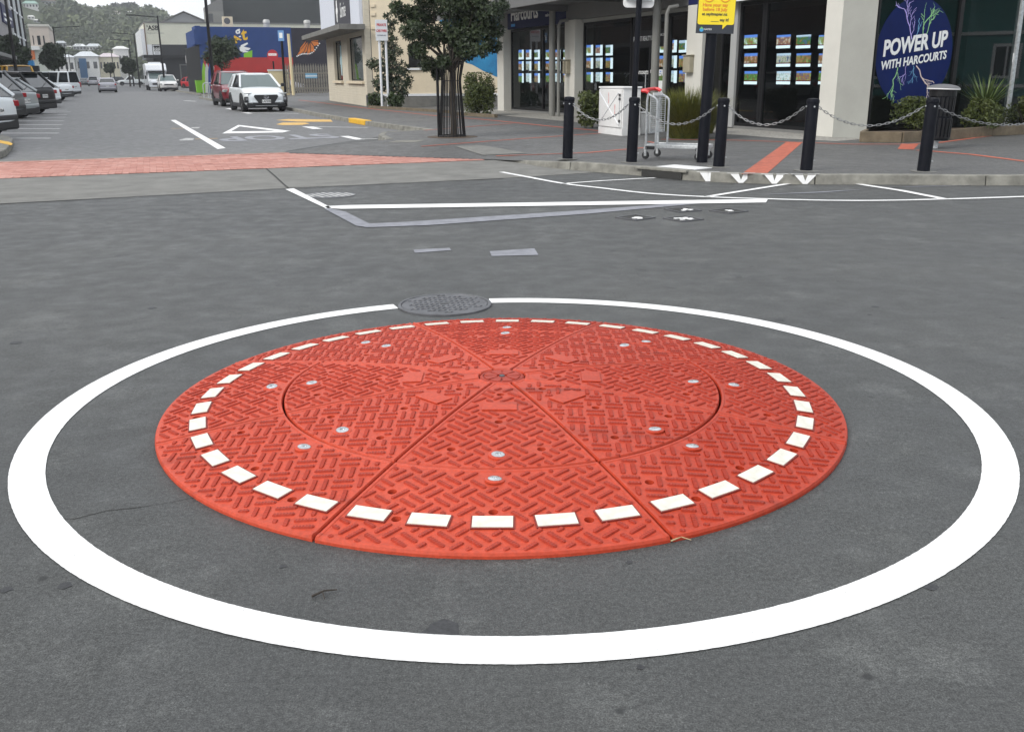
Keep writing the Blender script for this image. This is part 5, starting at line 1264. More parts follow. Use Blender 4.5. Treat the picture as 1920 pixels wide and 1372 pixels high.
MB().bx(x0 - .35, x0 + .33, .05, 19, 4.8, z1 - .9).build('street_front', 'white', asb); MB().bx(x0 + .2, x0 + .345, -.06, .04, 4.8, z1 - .02).build('corner_strip', mat('brown_strip', (.16, .10, .07), .7), asb)
def atext(s_, sz, m_, px, py, **kw):
    x, z = ony(px, py, YA); return text(s_, sz, m_, 'lettering', asb, face_mtx((x, -.004, z), (1, 0, 0), (0, 0, 1)), align='LEFT', **kw)
atext("'ASB", .90, 'blackm', 275, 53, bold=.03, sx=1.0); M['lg'] = mat('letter_grey', (.25, .25, .23), .6); atext("Hawke's Bay", .38, 'lg', 275, 57.8); atext('Regional Centre', .38, 'lg', 275, 62.3)
xa, za_ = ony(286, 85, YA); xb, zc_ = ony(302, 103, YA); sf = MB().bx(xa, xb, -.09, -.055, zc_, za_).build('sign_frame', 'white', asb); MB().bx(xa + .1, xb - .1, -.095, -.091, zc_ + .45, za_ - .08).build('sign_face', 'blackm', sf); text('BBB', .8, 'letter', 'lettering', sf, face_mtx(((xa + xb) / 2, -.10, za_ - .7), (1, 0, 0), (0, 0, 1)), sx=.8); text('BARS', .28, 'blackm', 'lettering', sf, face_mtx(((xa + xb) / 2, -.095, zc_ + .22), (1, 0, 0), (0, 0, 1)))
xd0, _ = ony(338, 140, YA); dw = MB().bx(xd0, xd0 + 4.2, -.10, -.055, 0, 3.4).build('doorway', 'greyp', asb); MB().bx(xd0 + .2, xd0 + 4.0, -.11, -.101, .05, 3.2).build('door_pane', 'inside', dw)
# grey gabled hall and big charcoal block behind
gx0, gz = ony(344, 24, 176); a_, zg = ony(307, 40, 176); b_2, _ = ony(386, 40, 176)
gh = thing('gabled_hall', 'grey gabled hall roof rising behind the cream bank wall', 'building', S3(0, 176, 0), SA)
mb = MB(); mb.prism([(a_, 0), (b_2, 0), (b_2, zg), (gx0, gz), (a_, zg)], -12, 0); mb.build('gable_wall', mat('hall_grey', (.28, .29, .30), .7), gh, rot=(R(90), 0, 0))
for (p, q) in (((a_ - .3, zg - .1), (gx0, gz + .12)), ((gx0, gz + .12), (b_2 + .3, zg - .1))):
    mb = MB(); mb.add([(p[0], -.3, p[1]), (q[0], -.3, q[1]), (q[0], 12.2, q[1]), (p[0], 12.2, p[1]), (p[0], -.3, p[1] + .15), (q[0], -.3, q[1] + .15), (q[0], 12.2, q[1] + .15), (p[0], 12.2, p[1] + .15)], [(0, 1, 2, 3), (7, 6, 5, 4), (0, 4, 5, 1), (1, 5, 6, 2), (2, 6, 7, 3), (3, 7, 4, 0)]); mb.build('roof', 'postg', gh)
cx0, _ = ony(417, 10, 173); blk = thing('charcoal_block', 'tall plain charcoal block behind the bank and the salon', 'building', S3(cx0, 173, 0), SA)
MB().bx(0, 34, 0, 18, 0, 20).build('wall', mat('charcoal_wall', (.036, .041, .041), .75, var=.08, vscale=.4), blk); MB().bx(-.1, 34.1, -.1, 18.1, 20.002, 20.3).build('parapet', 'greyp', blk)
tx0, z_ = ony(386, 20, 172); tw_ = thing('grey_lift_tower', 'pale grey metal clad lift tower with sloping top beside the charcoal block', 'building', S3(tx0, 172, 0), SA); MB().bx(0, cx0 - tx0 - .05, 0, 4, 0, 12.6).build('wall', 'postg', tw_); mb = MB(); mb.prism([(0, 12.6), (cx0 - tx0 - .05, 12.6), (cx0 - tx0 - .05, 15.0), (.0, 13.4)], -4, 0); mb.build('sloping_top', 'greyp', tw_, rot=(R(90), 0, 0)); MB().bx(.4, 1.1, -.03, 0, 10.6, 12.2).build('window', 'carglass', tw_)
# ================================================================== SIGNS, RACKS AND LAMPS ALONG THE SIDE STREET
q = Vector(S(-1.2, 60)); q = Vector(G(517, 178, FZ)); ne = thing('no_entry_sign', 'round red no entry sign with white bar on a dark pole', 'sign', (q.x, q.y, FZ)); MB().tube([(0, 0, 0), (0, 0, 3.0)], .06, 8).build('pole', 'blackm', ne); zc = 2.78
MB().lathe([(.40, -.01), (.40, .0), (.0004, .0)], 28, (0, -.07, zc), axis='y').build('disc', mat('sign_crimson', (.40, .015, .025), .5), ne); MB().bx(-.30, .30, -.094, -.085, zc - .02, zc + .14).build('bar', 'letter', ne); text('NO ENTRY', .10, redp, 'lettering', ne, face_mtx((0, -.097, zc + .06), (1, 0, 0), (0, 0, 1)), thick=.001)
q = Vector(G(537, 200, FZ)); bp2 = thing('blue_sign_pole', 'slim black pole with narrow pale blue parking sign beside the white car', 'sign pole', (q.x, q.y, FZ)); bp2.rotation_euler = (0, 0, 0)
MB().tube([(0, 0, 0), (0, 0, 3.2)], .055, 8).build('pole', 'blackm', bp2); MB().bx(-.13, .13, -.075, -.06, 2.78, 3.22).build('plate', mat('sign_blue', (.16, .32, .58), .5), bp2); MB().bx(-.07, .07, -.08, -.076, 2.9, 3.12).build('print', 'letter', bp2)
q = Vector(G(403, 189, FZ)); lp = thing('lamp_post', 'tall black lamp post standing behind the red car', 'lamp post', (q.x, q.y, FZ)); lp.rotation_euler = (0, 0, 0)
MB().tube([(0, 0, 0), (0, 0, 1.2), (0, 0, 7.5)], [.11, .10, .075], 10).build('pole', 'blackm', lp); MB().tube([(0, 0, 7.4), (-1.4, 0, 7.5)], .045, 8).build('arm', 'blackm', lp); MB().box((-1.6, 0, 7.5), (.7, .22, .08)).build('lamp_head', 'blackm', lp, bevel=.02)
for i, (px, rl_) in enumerate(((388.5, 'nearer the green bin'), (397, 'nearer the red crossover'))):
    q = Vector(G(px, 184.5, FZ)); br2 = thing('bike_rack', 'plain steel hoop bike rack ' + rl_, 'bike rack', (q.x, q.y, FZ), SA, 'hoop bike racks'); MB().tube([(-.19, 0, 0), (-.19, 0, .78), (-.15, 0, .88), (-.06, 0, .93), (.06, 0, .93), (.15, 0, .88), (.19, 0, .78), (.19, 0, 0)], .03, 8).build('hoop', 'galv', br2, smooth=True)
# shop flags and bin by the blue verandah
fcol = [((.62, .66, .62), 'white'), ((.28, .55, .05), 'lime green'), ((.04, .07, .28), 'navy'), ((.5, .03, .03), 'red'), ((.62, .66, .62), 'white')]
for i, (px, c) in enumerate(((385, 1), (390, 0), (395, 2), (399, 4), (404, 3))):
    x, _ = ony(px, 160, 66); f_ = thing('feather_flag', 'tall feather flag in %s outside the blue verandah' % (fcol[c][1] if c != 4 else 'white and green'), 'flag', S3(x, 66 - i * .3, FZ), SA)
    mb = MB(); mb.prism([(-.28, .1), (.2, .1), (.22, 1.2), (.14, 2.0), (0, 2.45), (-.16, 1.7)], 0, .012); mb.build('cloth', mat('flag_%d' % i, fcol[c][0], .7), f_, rot=(R(90), 0, 0)); 
    mb = MB(); mb.prism([(-.28, .1), (.2, .1), (.21, .75), (-.25, .75)], -.013, -.002); mb.build('foot_panel', mat('flag_foot_%d' % i, fcol[1][0], .7), f_, rot=(R(90), 0, 0)); MB().bx(-.2, .2, -.15, .15, 0, .03).build('base', 'plast', f_)
x, _ = ony(373, 155, 68); gb2 = thing('green_bin', 'lime green wheelie bin outside the blue verandah', 'bin', S3(x, 68, FZ), SA); MB().add([(-.24, -.24, .08), (.24, -.24, .08), (.24, .24, .08), (-.24, .24, .08), (-.29, -.32, 1.05), (.29, -.32, 1.05), (.29, .32, 1.05), (-.29, .32, 1.05)], [(3, 2, 1, 0), (4, 5, 6, 7), (0, 1, 5, 4), (1, 2, 6, 5), (2, 3, 7, 6), (3, 0, 4, 7)]).build('body', mat('bin_green', (.20, .50, .03), .5), gb2, bevel=.03); MB().bx(-.30, .30, -.34, .36, 1.055, 1.10).build('lid', 'plast', gb2, bevel=.02)
for y in (-.3, .3): MB().lathe([(.1, -.03), (.1, .03)], 12, (.2, y, .1), axis='y').build('wheel', 'plast', gb2)
q = Vector(G(357, 171, FZ)); sp2 = thing('sign_pole', 'thin dark sign pole on the kerb near the parked van', 'sign pole', (q.x, q.y, FZ)); MB().tube([(0, 0, 0), (0, 0, 3.2)], .07, 8).build('pole', 'blackm', sp2); MB().bx(-.13, .13, -.1, -.08, 2.6, 3.3).build('plate', 'whitec', sp2)
# round tree in front of the mural
x, _ = ony(415, 120, 63); cl = []
rr = random.Random(41)
for _ in range(26):
    d = Vector((rr.gauss(0, 1), rr.gauss(0, 1), rr.gauss(0, 1))).normalized() * rr.uniform(.3, 1.15); cl.append((d.x * 1.2, d.y * 1.1, 3.15 + d.z * .95, rr.uniform(.45, .7)))
tree('street_tree', 'dense rounded dark street tree in front of the blue mural wall', S3(x, 63, FZ), 2.0, .09, cl, 9000, .13, 'leafd', 42)
# lamps of the avenue, placed by the height of their heads
def lamp(px, py, side, lb, h=7.6):
    d = ray(px, py); k = (h - CAM_H) / d.z; l_ = thing('street_lamp', lb, 'street lamp', (d.x * k, d.y * k, 0), SA, 'black street lamps of the side street')
    MB().tube([(0, 0, 0), (0, 0, h)], [.12, .075], 8).build('pole', 'blackm', l_); MB().tube([(0, 0, h - .15), (side * 2.2, 0, h)], .05, 6).build('arm', 'blackm', l_); MB().box((side * 2.6, 0, h + .02), (.9, .3, .1)).build('lamp_head', 'blackm', l_)
lamp(295, 30, -1, 'black street lamp standing before the ASB lettering'); lamp(251, 63, -1, 'black street lamp at the corner of the bank building'); lamp(241, 75, -1, 'black street lamp just beyond the bank building'); lamp(208, 92, -1, 'distant black street lamp before the white terrace')
lamp(99, 50, 1, 'black street lamp in front of the cream building'); lamp(120, 85, 1, 'black street lamp beyond the cream building'); lamp(128, 97, 1, 'farthest black street lamp by the grassy bank')
lamp(4, -40, 1, 'black street lamp before the glass fronted block')
# ================================================================== LEFT SIDE OF THE STREET
XL = -23.5
y0, _ = onx(24, 60, XL); y1, _ = onx(53, 110, XL)
gbk = thing('glass_block', 'tall grey office block with green glazed end beside the street', 'building', S3(XL, 0, 0), SA)
ya = onx(22, 50, XL)[0]
MB().bx(-14, 0, 96, ya, 0, 15).build('wall', mat('office_grey', (.27, .26, .26), .7, var=.08, vscale=.4), gbk)
MB().bx(-14, -.15, ya + .02, y1, 0, 15).build('glazing', mat('green_glazing', (.10, .16, .15), .15, spec=.6), gbk)
for i in range(6): yy = ya + .3 + (y1 - ya - .6) * i / 5; MB().bx(-.14, .18, yy - .3, yy + .3, 0, 15).build('fin', 'blackm' if i % 2 else 'white', gbk)
for z in (4, 7.4, 11): MB().bx(-.14, .1, ya + .3, y1, z, z + .25).build('floor_band', 'white', gbk)
zsg = onx(12, 33, XL)[1]; yc = onx(12, 33, XL)[0]; sb_ = MB().bx(.02, .2, yc - 9, yc + 9, zsg - 1.0, zsg + 1.3).build('sign_board', 'navy', gbk); MB().bx(.201, .22, yc - 7, yc + 7, zsg - .1, zsg + .2).build('print', 'letter', sb_); MB().bx(.201, .22, yc - 7, yc + 4, zsg - .7, zsg - .4).build('print', 'letter', sb_)
# near terrace on the left, out of frame but mirrored in the shop windows
nt_ = thing('brick_terrace', 'two storey dark brick terrace along the parking side', 'building', S3(XL, 0, 0), SA)
MB().bx(-12, 0, 4, 94, 0, 8.5).build('wall', mat('dark_brick', (.12, .085, .07), .8, var=.15, vscale=.6), nt_)
for i in range(14):
    yy = 8 + i * 6.2; MB().bx(.0, .03, yy, yy + 3.6, .7, 2.9).build('shop_window', 'carglass', nt_); MB().bx(.0, .03, yy + .6, yy + 2.6, 4.9, 6.8).build('window', 'carglass', nt_)
MB().bx(.0, 3.0, 4, 94, 3.2, 3.5).build('verandah', 'greyp', nt_)
# cream building
YC = 190
cx0, z1 = ony(53, 50, YC); cx1, _ = ony(90, 52, YC); crb = thing('cream_building', 'cream two storey building with tall dark windows facing down the street', 'building', S3(0, YC, 0), SA)
zl = ony(70, 89, YC)[1]
MB().bx(cx0, cx1, 0, 30, zl, z1).build('wall', 'cream2' if False else mat('cream_stone', (.55, .48, .42), .7, var=.05, vscale=.4), crb); MB().bx(cx0 - .1, cx1 + .15, -.15, 30, z1 + .002, z1 + .4).build('cornice', 'pillar', crb)
for pa, pb_ in ((60.5, 65), (69, 77.5), (80, 85.5)):
    a, zz1 = ony(pa, 67.5, YC); b, zz0 = ony(pb_, 88, YC); MB().bx(a, b, -.04, -.002, zz0 + .3, zz1).build('window', 'carglass', crb)
MB().bx(cx0, ony(74, 90, YC)[0], -.8, -.05, zl - .5, zl + .2).build('balcony', 'whitec', crb)
MB().bx(cx0, cx1, .02, 30, 0, zl - .003).build('lower_wall', mat('pale_green_wall', (.5, .53, .48), .7), crb)
a, _ = ony(56, 100, YC); b, _ = ony(65, 100, YC); MB().bx(a, b, -.1, .015, ony(60, 112, YC)[1], zl - .6).build('orange_panel', mat('orange_panel', (.6, .16, .04), .6), crb)
xa_, _ = ony(40, 122, 120); xb_, z_ = ony(63, 122, 120); bo = thing('blue_awning', 'bright blue shop awning over the left footpath', 'awning', S3(0, 120, 0), SA); MB().bx(xa_, xb_, 0, 3, z_ - .1, z_ + .5).build('valance', mat('awning_blue', (.02, .24, .55), .5), bo); MB().bx(xa_ + .1, xb_ + .5, .5, 3, 0, z_ - .102).build('shopfront', 'blackm', bo)
# trees on the left
def ltree(px0, px1, py0, py1, y, lb, sd, n=4000, m='leafd', group='street trees on the parking side', size=.28):
    xa, z1 = ony(px0, py0, y); xb, _ = ony(px1, py0, y); _, z0 = ony(px0, py1, y); cx, w_ = (xa + xb) / 2, (xb - xa) / 2; h = z1 - z0; rr = random.Random(sd); c_ = []
    for _ in range(22):
        d = Vector((rr.gauss(0, 1), rr.gauss(0, 1), rr.gauss(0, 1))).normalized() * rr.uniform(.3, .9); c_.append((d.x * w_ * .8, d.y * w_ * .8, z0 + h / 2 + d.z * h * .42, min(w_, h / 2) * rr.uniform(.3, .5)))
    return tree('street_tree', lb, S3(cx, y, FZ), max(1.2, z0 + .3), .14, c_, n, size, m, sd, group, rosette=False)
ltree(-40, 47, 44, 145, 100, 'big dark street tree before the grey office block', 51, 9000, size=.30)
ltree(68, 122, 80, 138, 112, 'dark street tree standing in front of the cream building', 52, 6000, size=.28)
ltree(193, 216, 118, 140, 190, 'small dark tree before the white terrace', 53, 2500, group='dark trees at the end of the street', size=.35)
ltree(222, 254, 106, 142, 150, 'dark bushy tree behind the white cars near the bank', 54, 4000, group='dark trees at the end of the street', size=.32)
# ================================================================== END OF THE STREET
YE = 300
def hall(name, lb, px0, px1, pyt, y, wallm, roofm, gable=True, wins=4, roofh=2.2, dep=14):
    x0, zt = ony(px0, pyt, y); x1, _ = ony(px1, pyt, y); h = thing(name, lb, 'house', S3(x0, y, 0), SA); L = x1 - x0
    MB().bx(0, L, 0, dep, 0, zt).build('wall', wallm, h)
    mb = MB(); e = .5; mb.add([(-e, -e, zt), (L + e, -e, zt), (L + e, dep + e, zt), (-e, dep + e, zt), (L * .28, dep / 2, zt + roofh), (L * .72, dep / 2, zt + roofh)], [(0, 1, 5, 4), (1, 2, 5), (2, 3, 4, 5), (3, 0, 4), (3, 2, 1, 0)]); mb.build('roof', roofm, h)
    for i in range(wins):
        x = L * (i + .5) / wins; MB().bx(x - L * .12 / wins * 2, x + L * .12 / wins * 2, -.05, -.002, zt * .55, zt * .8).build('window', 'carglass', h)
    return h
hw = mat('far_white', (.62, .62, .60), .7, var=.05, vscale=.2); hr = mat('far_roof_pale', (.50, .53, .55), .6, var=.08, vscale=.3); hc = mat('far_cream', (.60, .56, .42), .7); hg = mat('far_grey', (.30, .31, .32), .7); hgr = mat('far_green_roof', (.25, .38, .33), .6); hb2 = mat('far_blue', (.02, .10, .22), .6)
e1 = hall('corner_hall', 'white hall with pale hipped roof and blue panel closing the street', 140, 184, 106, YE, hw, hr, wins=3, roofh=1.5)
xa, z1 = ony(147, 110, YE); xb, z0 = ony(164, 133, YE); o0 = e1.location; x00 = ony(140, 106, YE)[0]; MB().bx(xa - x00, xb - x00, -.2, -.06, z0 - 2, z1).build('blue_panel', hb2, e1)
hall('white_terrace', 'white terrace with pinkish roofs right of the blue panelled hall', 185, 222, 107, YE + 4, hc, mat('far_roof_pink', (.50, .44, .46), .7), wins=6, roofh=1.2)
hall('low_shop', 'low pale shop with curved roof left of the blue panelled hall', 108, 138, 108, YE - 10, hw, hr, wins=3, roofh=.9)
hall('stepped_house', 'small stepped white house above the dark trees by the bank', 213, 240, 92, YE + 12, hw, hw, wins=4, roofh=1.0)

# ================================================================== HILL
def hz(x, y):
    """terrain height in the street frame"""
    if y < 310: return -.5
    f = min(1, (y - 310) / 210); f = f * f * (3 - 2 * f)
    ridge = 29 + 17 / (1 + math.exp((x + 28) / 8)) + 1.2 * math.sin(x * .11) - 13 / (1 + math.exp(-(x - 26) / 6))
    return -.5 + f * ridge + 1.2 * math.sin(x * .09 + y * .05) * f + max(0, y - 520) * .004
mb = MB(); nx, ny = 70, 44; X = [-330 + 560 * i / (nx - 1) for i in range(nx)]; Y = [305 + 420 * j / (ny - 1) for j in range(ny)]
mb.add([S3(x, y, hz(x, y)) for y in Y for x in X], [(j * nx + i, j * nx + i + 1, (j + 1) * nx + i + 1, (j + 1) * nx + i) for j in range(ny - 1) for i in range(nx - 1)])
struct(mb.build('hill', 'hill', smooth=True))
def hit(px, py):
    d = ray(px, py); t = 250.0
    while t < 900:
        p = d * t; q = Vector((p.x, p.y)) - SC; x, y = q.dot(SV), q.dot(SU)
        if CAM_H + p.z < hz(x, y): return x, y, hz(x, y), t
        t += 1.0
    return None
HS = [((58, 13, 26), 'white two storey hillside house with pale green roof', hw, hgr), ((92, 8, 24), 'grey roofed house on the hilltop above the lamp', hg, mat('roof_brown', (.18, .13, .12), .7)), ((114, 10, 18), 'hilltop house with pale green trim and brown roof', hw, hgr),
      ((59, 34, 12), 'small white gabled house below the green roofed one', hw, hw), ((69, 39, 10), 'tiny grey house among the trees', hg, hw), ((139, 16, 10), 'low cream house on the brow of the hill', hc, hg), ((155, 27, 10), 'small white house on the brow beside the reddish tree', hw, hgr), ((170, 37, 15), 'green roofed cottage halfway up the hill', hc, hgr), ((190, 39, 12), 'yellow gabled cottage halfway up the hill', mat('far_yellow', (.55, .50, .25), .7), mat('far_yellow_roof', (.5, .47, .3), .7)),
      ((217, 30, 22), 'long low house with pinkish roof under the big dark tree', hw, mat('far_pinkroof', (.45, .38, .38), .7)), ((249, 28, 18), 'white roofed house beside the dark hilltop trees', hw, hw), ((115, 85, 18), 'grey gabled villa on the lower bank', hg, hr), ((130, 88, 9), 'white gabled villa end on the lower bank', hw, hw), ((150, 92, 22), 'villa with bright white roof on the lower bank', hg, mat('far_roof_white', (.66, .69, .70), .5)), ((177, 93, 26), 'long verandah villa with pale roof on the lower bank', hw, hr)]
for (px, py, wpx), lb, wm, rm in HS:
    r_ = hit(px, py + 4)
    if not r_: continue
    x, y, z, t = r_; wd = wpx / FPX * t; h = thing('hill_house', lb, 'house', S3(x, y, z - 1.0), SA)
    ht = wd * (.42 if wpx < 20 else .34); MB().bx(-wd / 2, wd / 2, 0, wd * .6, 0, 1 + ht).build('wall', wm, h)
    mb = MB(); e = wd * .06; zt = 1 + ht; mb.add([(-wd / 2 - e, -e, zt), (wd / 2 + e, -e, zt), (wd / 2 + e, wd * .6 + e, zt), (-wd / 2 - e, wd * .6 + e, zt), (-wd * .3, wd * .3, zt + wd * .2), (wd * .3, wd * .3, zt + wd * .2)], [(0, 1, 5, 4), (1, 2, 5), (2, 3, 4, 5), (3, 0, 4), (3, 2, 1, 0)]); mb.build('roof', rm, h)
    nw = max(2, int(wpx / 5))
    for i in range(nw): xx = -wd / 2 + wd * (i + .5) / nw; MB().bx(xx - wd * .25 / nw, xx + wd * .25 / nw, -.06, -.002, 1 + ht * .35, 1 + ht * .8).build('window', 'carglass', h)
# woodland on the slope: one mass
rr = random.Random(61); mb = MB(); houses = [hit(p[0], p[1] + 4) for p, *_ in HS]
houses = [(*h_, p_[2] / FPX * h_[3] / 2 + 2.2) for h_, (p_, *_) in zip(houses, HS) if h_]
cnt = 0
while cnt < 2300:
    x = rr.uniform(-150, 75); y = rr.uniform(315, 560)
    if any(abs(x - h_[0]) < h_[4] and -22 < y - h_[1] < 5 for h_ in houses): continue
    if y < 345 and rr.random() < .75: continue
    z = hz(x, y); s_ = rr.uniform(2.0, 4.6); wx_, wy_ = S(x, y); cnt += 1; k = 80
    for _ in range(k):
        d = Vector((rr.gauss(0, 1), rr.gauss(0, 1), rr.gauss(0, 1))).normalized() * (rr.random() ** .3) * s_; q = Vector((wx_ + d.x, wy_ + d.y, z + s_ * .7 + d.z * .8)); e1_ = Vector((rr.gauss(0, 1), rr.gauss(0, 1), rr.gauss(0, 1))).normalized(); e2_ = e1_.orthogonal().normalized(); f_ = s_ * rr.uniform(.10, .24)
        mb.add([q - e1_ * f_, q + e2_ * f_ * .7, q + e1_ * f_, q - e2_ * f_ * .7], [(0, 1, 2, 3)])
tag(mb.build('hillside_woodland', 'wood_far'), 'mixed green bush covering the hillside behind the town', 'woodland', kind='stuff')
M['leaffar'] = leafmat('far_dark_leaf', (.018, .026, .018), (.045, .055, .035), scale=.4)
for (px, py, rad, lb, sd) in ((215, 18, 17, 'large spreading dark tree on the hilltop', 71), (238, 14, 22, 'tallest dark rounded tree on the hilltop skyline', 72), (267, 22, 9, 'small rounded tree on the skyline behind the bank', 73), (299, 24, 13, 'loose topped pine on the skyline behind the bank lettering', 74), (168, 20, 10, 'reddish bare looking tree on the brow of the hill', 75), (198, 20, 3, 'thin upright cypress on the skyline', 76)):
    d = ray(px, py); t = 520 / d.y; wx_, wy_ = d.x * t, d.y * t; q = Vector((wx_, wy_)) - SC; zb_ = hz(q.dot(SV), q.dot(SU)); zc = CAM_H + d.z * t; rd_ = rad / FPX * t; rr = random.Random(sd); c_ = []
    for _ in range(16):
        dd = Vector((rr.gauss(0, 1), rr.gauss(0, 1), rr.gauss(0, 1))).normalized() * rr.uniform(.2, .8) * rd_; c_.append((dd.x, dd.y, zc - zb_ + dd.z * (.75 if rad > 4 else 2.5), rd_ * rr.uniform(.35, .55)))
    tree('hill_tree', lb, (wx_, wy_, zb_ - 1), max(1, zc - zb_ + 1), .5 if rad > 4 else .2, c_, 2200 if rad > 4 else 500, .85 if rad > 4 else .5, 'leaffar' if sd != 75 else leafmat('rusty_leaf', (.06, .045, .035), (.13, .09, .07)), sd, 'trees on the hilltop', rosette=False)

# ================================================================== VEHICLES
def carpaint(name, col, metal=.0): return mat(name, col, .3, metal, coat=.6)
KINDS = {  # L, W, H, ground clearance, hood z, belt z, x of screen foot, roof front, roof rear, tail foot, tail-top z
    'suv':   (4.25, 1.80, 1.57, .22, .99, 1.00, .25, .02, -.36, -.485, 1.02),
    'bigsuv': (4.65, 1.86, 1.70, .24, 1.07, 1.06, .26, .06, -.38, -.49, 1.08),
    'hatch': (4.0, 1.74, 1.48, .18, .92, .93, .28, .04, -.33, -.485, .98),
    'sedan': (4.55, 1.76, 1.43, .17, .90, .91, .18, .03, -.22, -.37, .98),
    'ute':   (5.15, 1.85, 1.78, .28, 1.06, 1.06, .20, .07, -.08, -.12, 1.06),
    'van':   (4.7, 1.80, 1.95, .22, 1.05, 1.10, .36, .20, -.47, -.49, 1.12),
}
def plate(par, s_, mtx):
    p_ = MB().box((0, 0, 0), (.36, .13, .012)); p_ = p_.build('number_plate', 'letter', par); p_.matrix_local = mtx
    text(s_, .11, 'blackm', 'lettering', p_, Matrix.Translation((0, 0, .007)), thick=.001, bold=.002); return p_
def car(label, pos, ang, kind, paint, plates='', clad=True, dark_low=True, group=None, front=True, rear=True, name='parked_car', cat='car', grille='plain', lights='std', scale=1.0, rack=False):
    L, W, H, gc, hz_, bz, fa_, fb, fc, fd_, tz = KINDS[kind]; t = thing(name, label, cat, (pos[0], pos[1], pos[2] if len(pos) > 2 else 0), ang, group); t.scale = (scale,) * 3
    w = W / 2; xa, xb, xc, xd = fa_ * L, fb * L, fc * L, fd_ * L
    st = [(.5, .66, gc + .14, hz_ - .42), (.487, .84, gc + .04, hz_ - .29), (.45, .94, gc, hz_ - .18), (.36, .985, gc, hz_ - .075), (fa_ + .01, 1.0, gc, hz_), (.05, 1.0, gc, bz), (-.2, 1.0, gc, bz + .01), (-.38 if kind != 'sedan' else -.36, .99, gc, bz + .03 if kind != 'sedan' else tz - .04)]
    if kind == 'sedan': st += [(-.46, .95, gc + .02, tz), (-.492, .86, gc + .12, tz - .06), (-.5, .76, gc + .2, tz - .2)]
    else: st += [(-.465, .965, gc + .02, tz - .01), (-.492, .90, gc + .10, tz - .06), (-.5, .80, gc + .18, tz - .22)]
    mb = MB(); rings = []
    for fx, fw, zb, zt in st:
        ww = w * fw; hh = zt - zb
        half = [(0, zb), (.78 * ww, zb), (.97 * ww, zb + .07), (ww, zb + hh * .42), (.985 * ww, zb + hh * .72), (.945 * ww, zt - .03), (.84 * ww, zt), (0, zt + .025)]
        ring_ = [(fx * L, y, z) for y, z in half] + [(fx * L, -y, z) for y, z in half[-2:0:-1]]; rings.append(ring_)
    nr = len(rings[0]); V = [p for r_ in rings for p in r_]; F = [(i * nr + k, (i + 1) * nr + k, (i + 1) * nr + (k + 1) % nr, i * nr + (k + 1) % nr) for i in range(len(rings) - 1) for k in range(nr)]
    F += [tuple(range(nr)), tuple(range((len(rings) - 1) * nr, len(rings) * nr))[::-1]]
    mb.add(V, F); mb.build('body', paint, t, smooth=True, sub=2)
    # dark sills and bumpers
    if dark_low:
        mb = MB(); mb.bx(-.40 * L, .38 * L, -w * .99, w * .99, gc - .03, gc + .13); mb.build('sill', 'plast', t, bevel=.03)
        mb = MB(); mb.bx(.455 * L, .494 * L, -w * .86, w * .86, gc - .02, gc + .16); mb.build('front_skirt', 'plast', t, bevel=.04)
        mb = MB(); mb.bx(-.497 * L, -.44 * L, -w * .90, w * .90, gc - .02, gc + .24); mb.build('rear_skirt', 'plast', t, bevel=.05)
    # cabin
    rb = .71 * w; wb = .93 * w; zr = H - .07
    fl_, fr_ = (xa, wb, hz_ - .01), (xa, -wb, hz_ - .01); rl, rr_ = (xb, rb, zr), (xb, -rb, zr); bl_, br2 = (xc, rb, zr - .02), (xc, -rb, zr - .02); tl_, tr_ = (xd, wb * .96, tz - .03), (xd, -wb * .96, tz - .03)
    MB().add([fl_, fr_, rr_, rl, (xa - .12, 0, hz_), (xb - .05, 0, zr + .02)], [(0, 4, 5, 3), (4, 1, 2, 5)]).build('windscreen', 'carglassl', t)
    MB().add([tl_, tr_, br2, bl_], [(1, 0, 3, 2)]).build('rear_window', 'carglass', t)
    for s_, a, b, c, d in ((1, fl_, rl, bl_, tl_), (-1, fr_, rr_, br2, tr_)): MB().add([a, b, c, d], [(3, 2, 1, 0) if s_ > 0 else (0, 1, 2, 3)]).build('side_window', 'carglass', t)
    mb = MB(); rs = []
    for fx, zz, ff in ((xb + .03, zr - .01, .97), (xb - .15, H - .025, .985), ((xb + xc) / 2, H, 1), (xc + .12, H - .02, .985), (xc - .05, zr - .02, .95)):
        rs.append([(fx, -rb * ff * 1.03, zr - .03), (fx, -rb * ff, zz - .02), (fx, -rb * .6, zz), (fx, rb * .6, zz), (fx, rb * ff, zz - .02), (fx, rb * ff * 1.03, zr - .03)])
    V = [p for r_ in rs for p in r_]; F = [(i * 6 + k, i * 6 + k + 1, (i + 1) * 6 + k + 1, (i + 1) * 6 + k) for i in range(4) for k in range(5)] + [(i * 6, i * 6 + 6, i * 6 + 11, i * 6 + 5) for i in range(4)] + [(0, 5, 4, 3, 2, 1), (24, 25, 26, 27, 28, 29)]
    mb.add(V, F); mb.build('roof', paint, t, smooth=True)
    for s_ in (1, -1):
        pr = [((xa, s_ * wb, hz_ - .01), (xb, s_ * rb, zr), paint, .045), ((xd, s_ * wb * .96, tz - .03), (xc, s_ * rb, zr - .02), paint, .06), (((xb + xc) / 2 - .05, s_ * wb, bz), ((xb + xc) / 2, s_ * rb, zr), 'plast', .035)]
        if kind in ('suv', 'bigsuv', 'van', 'hatch'): pr.append((((xc * .62), s_ * wb, bz), (xc * .66, s_ * rb, zr), paint, .07))
        for a, b, m_, r_ in pr: MB().tube([a, b], r_, 6).build('pillar', m_, t, smooth=True)
        mb = MB(); mb.box((0, 0, 0), (.10, .20, .14)); mb.build('mirror', 'plast' if clad else paint, t, (xa - .18, s_ * (w + .10), bz + .07), bevel=.03)
        for xh in ((xb + xa) / 2 - .25, xc * .45): MB().box((xh, s_ * w * .992, bz - .14), (.17, .03, .025)).build('door_handle', paint, t)
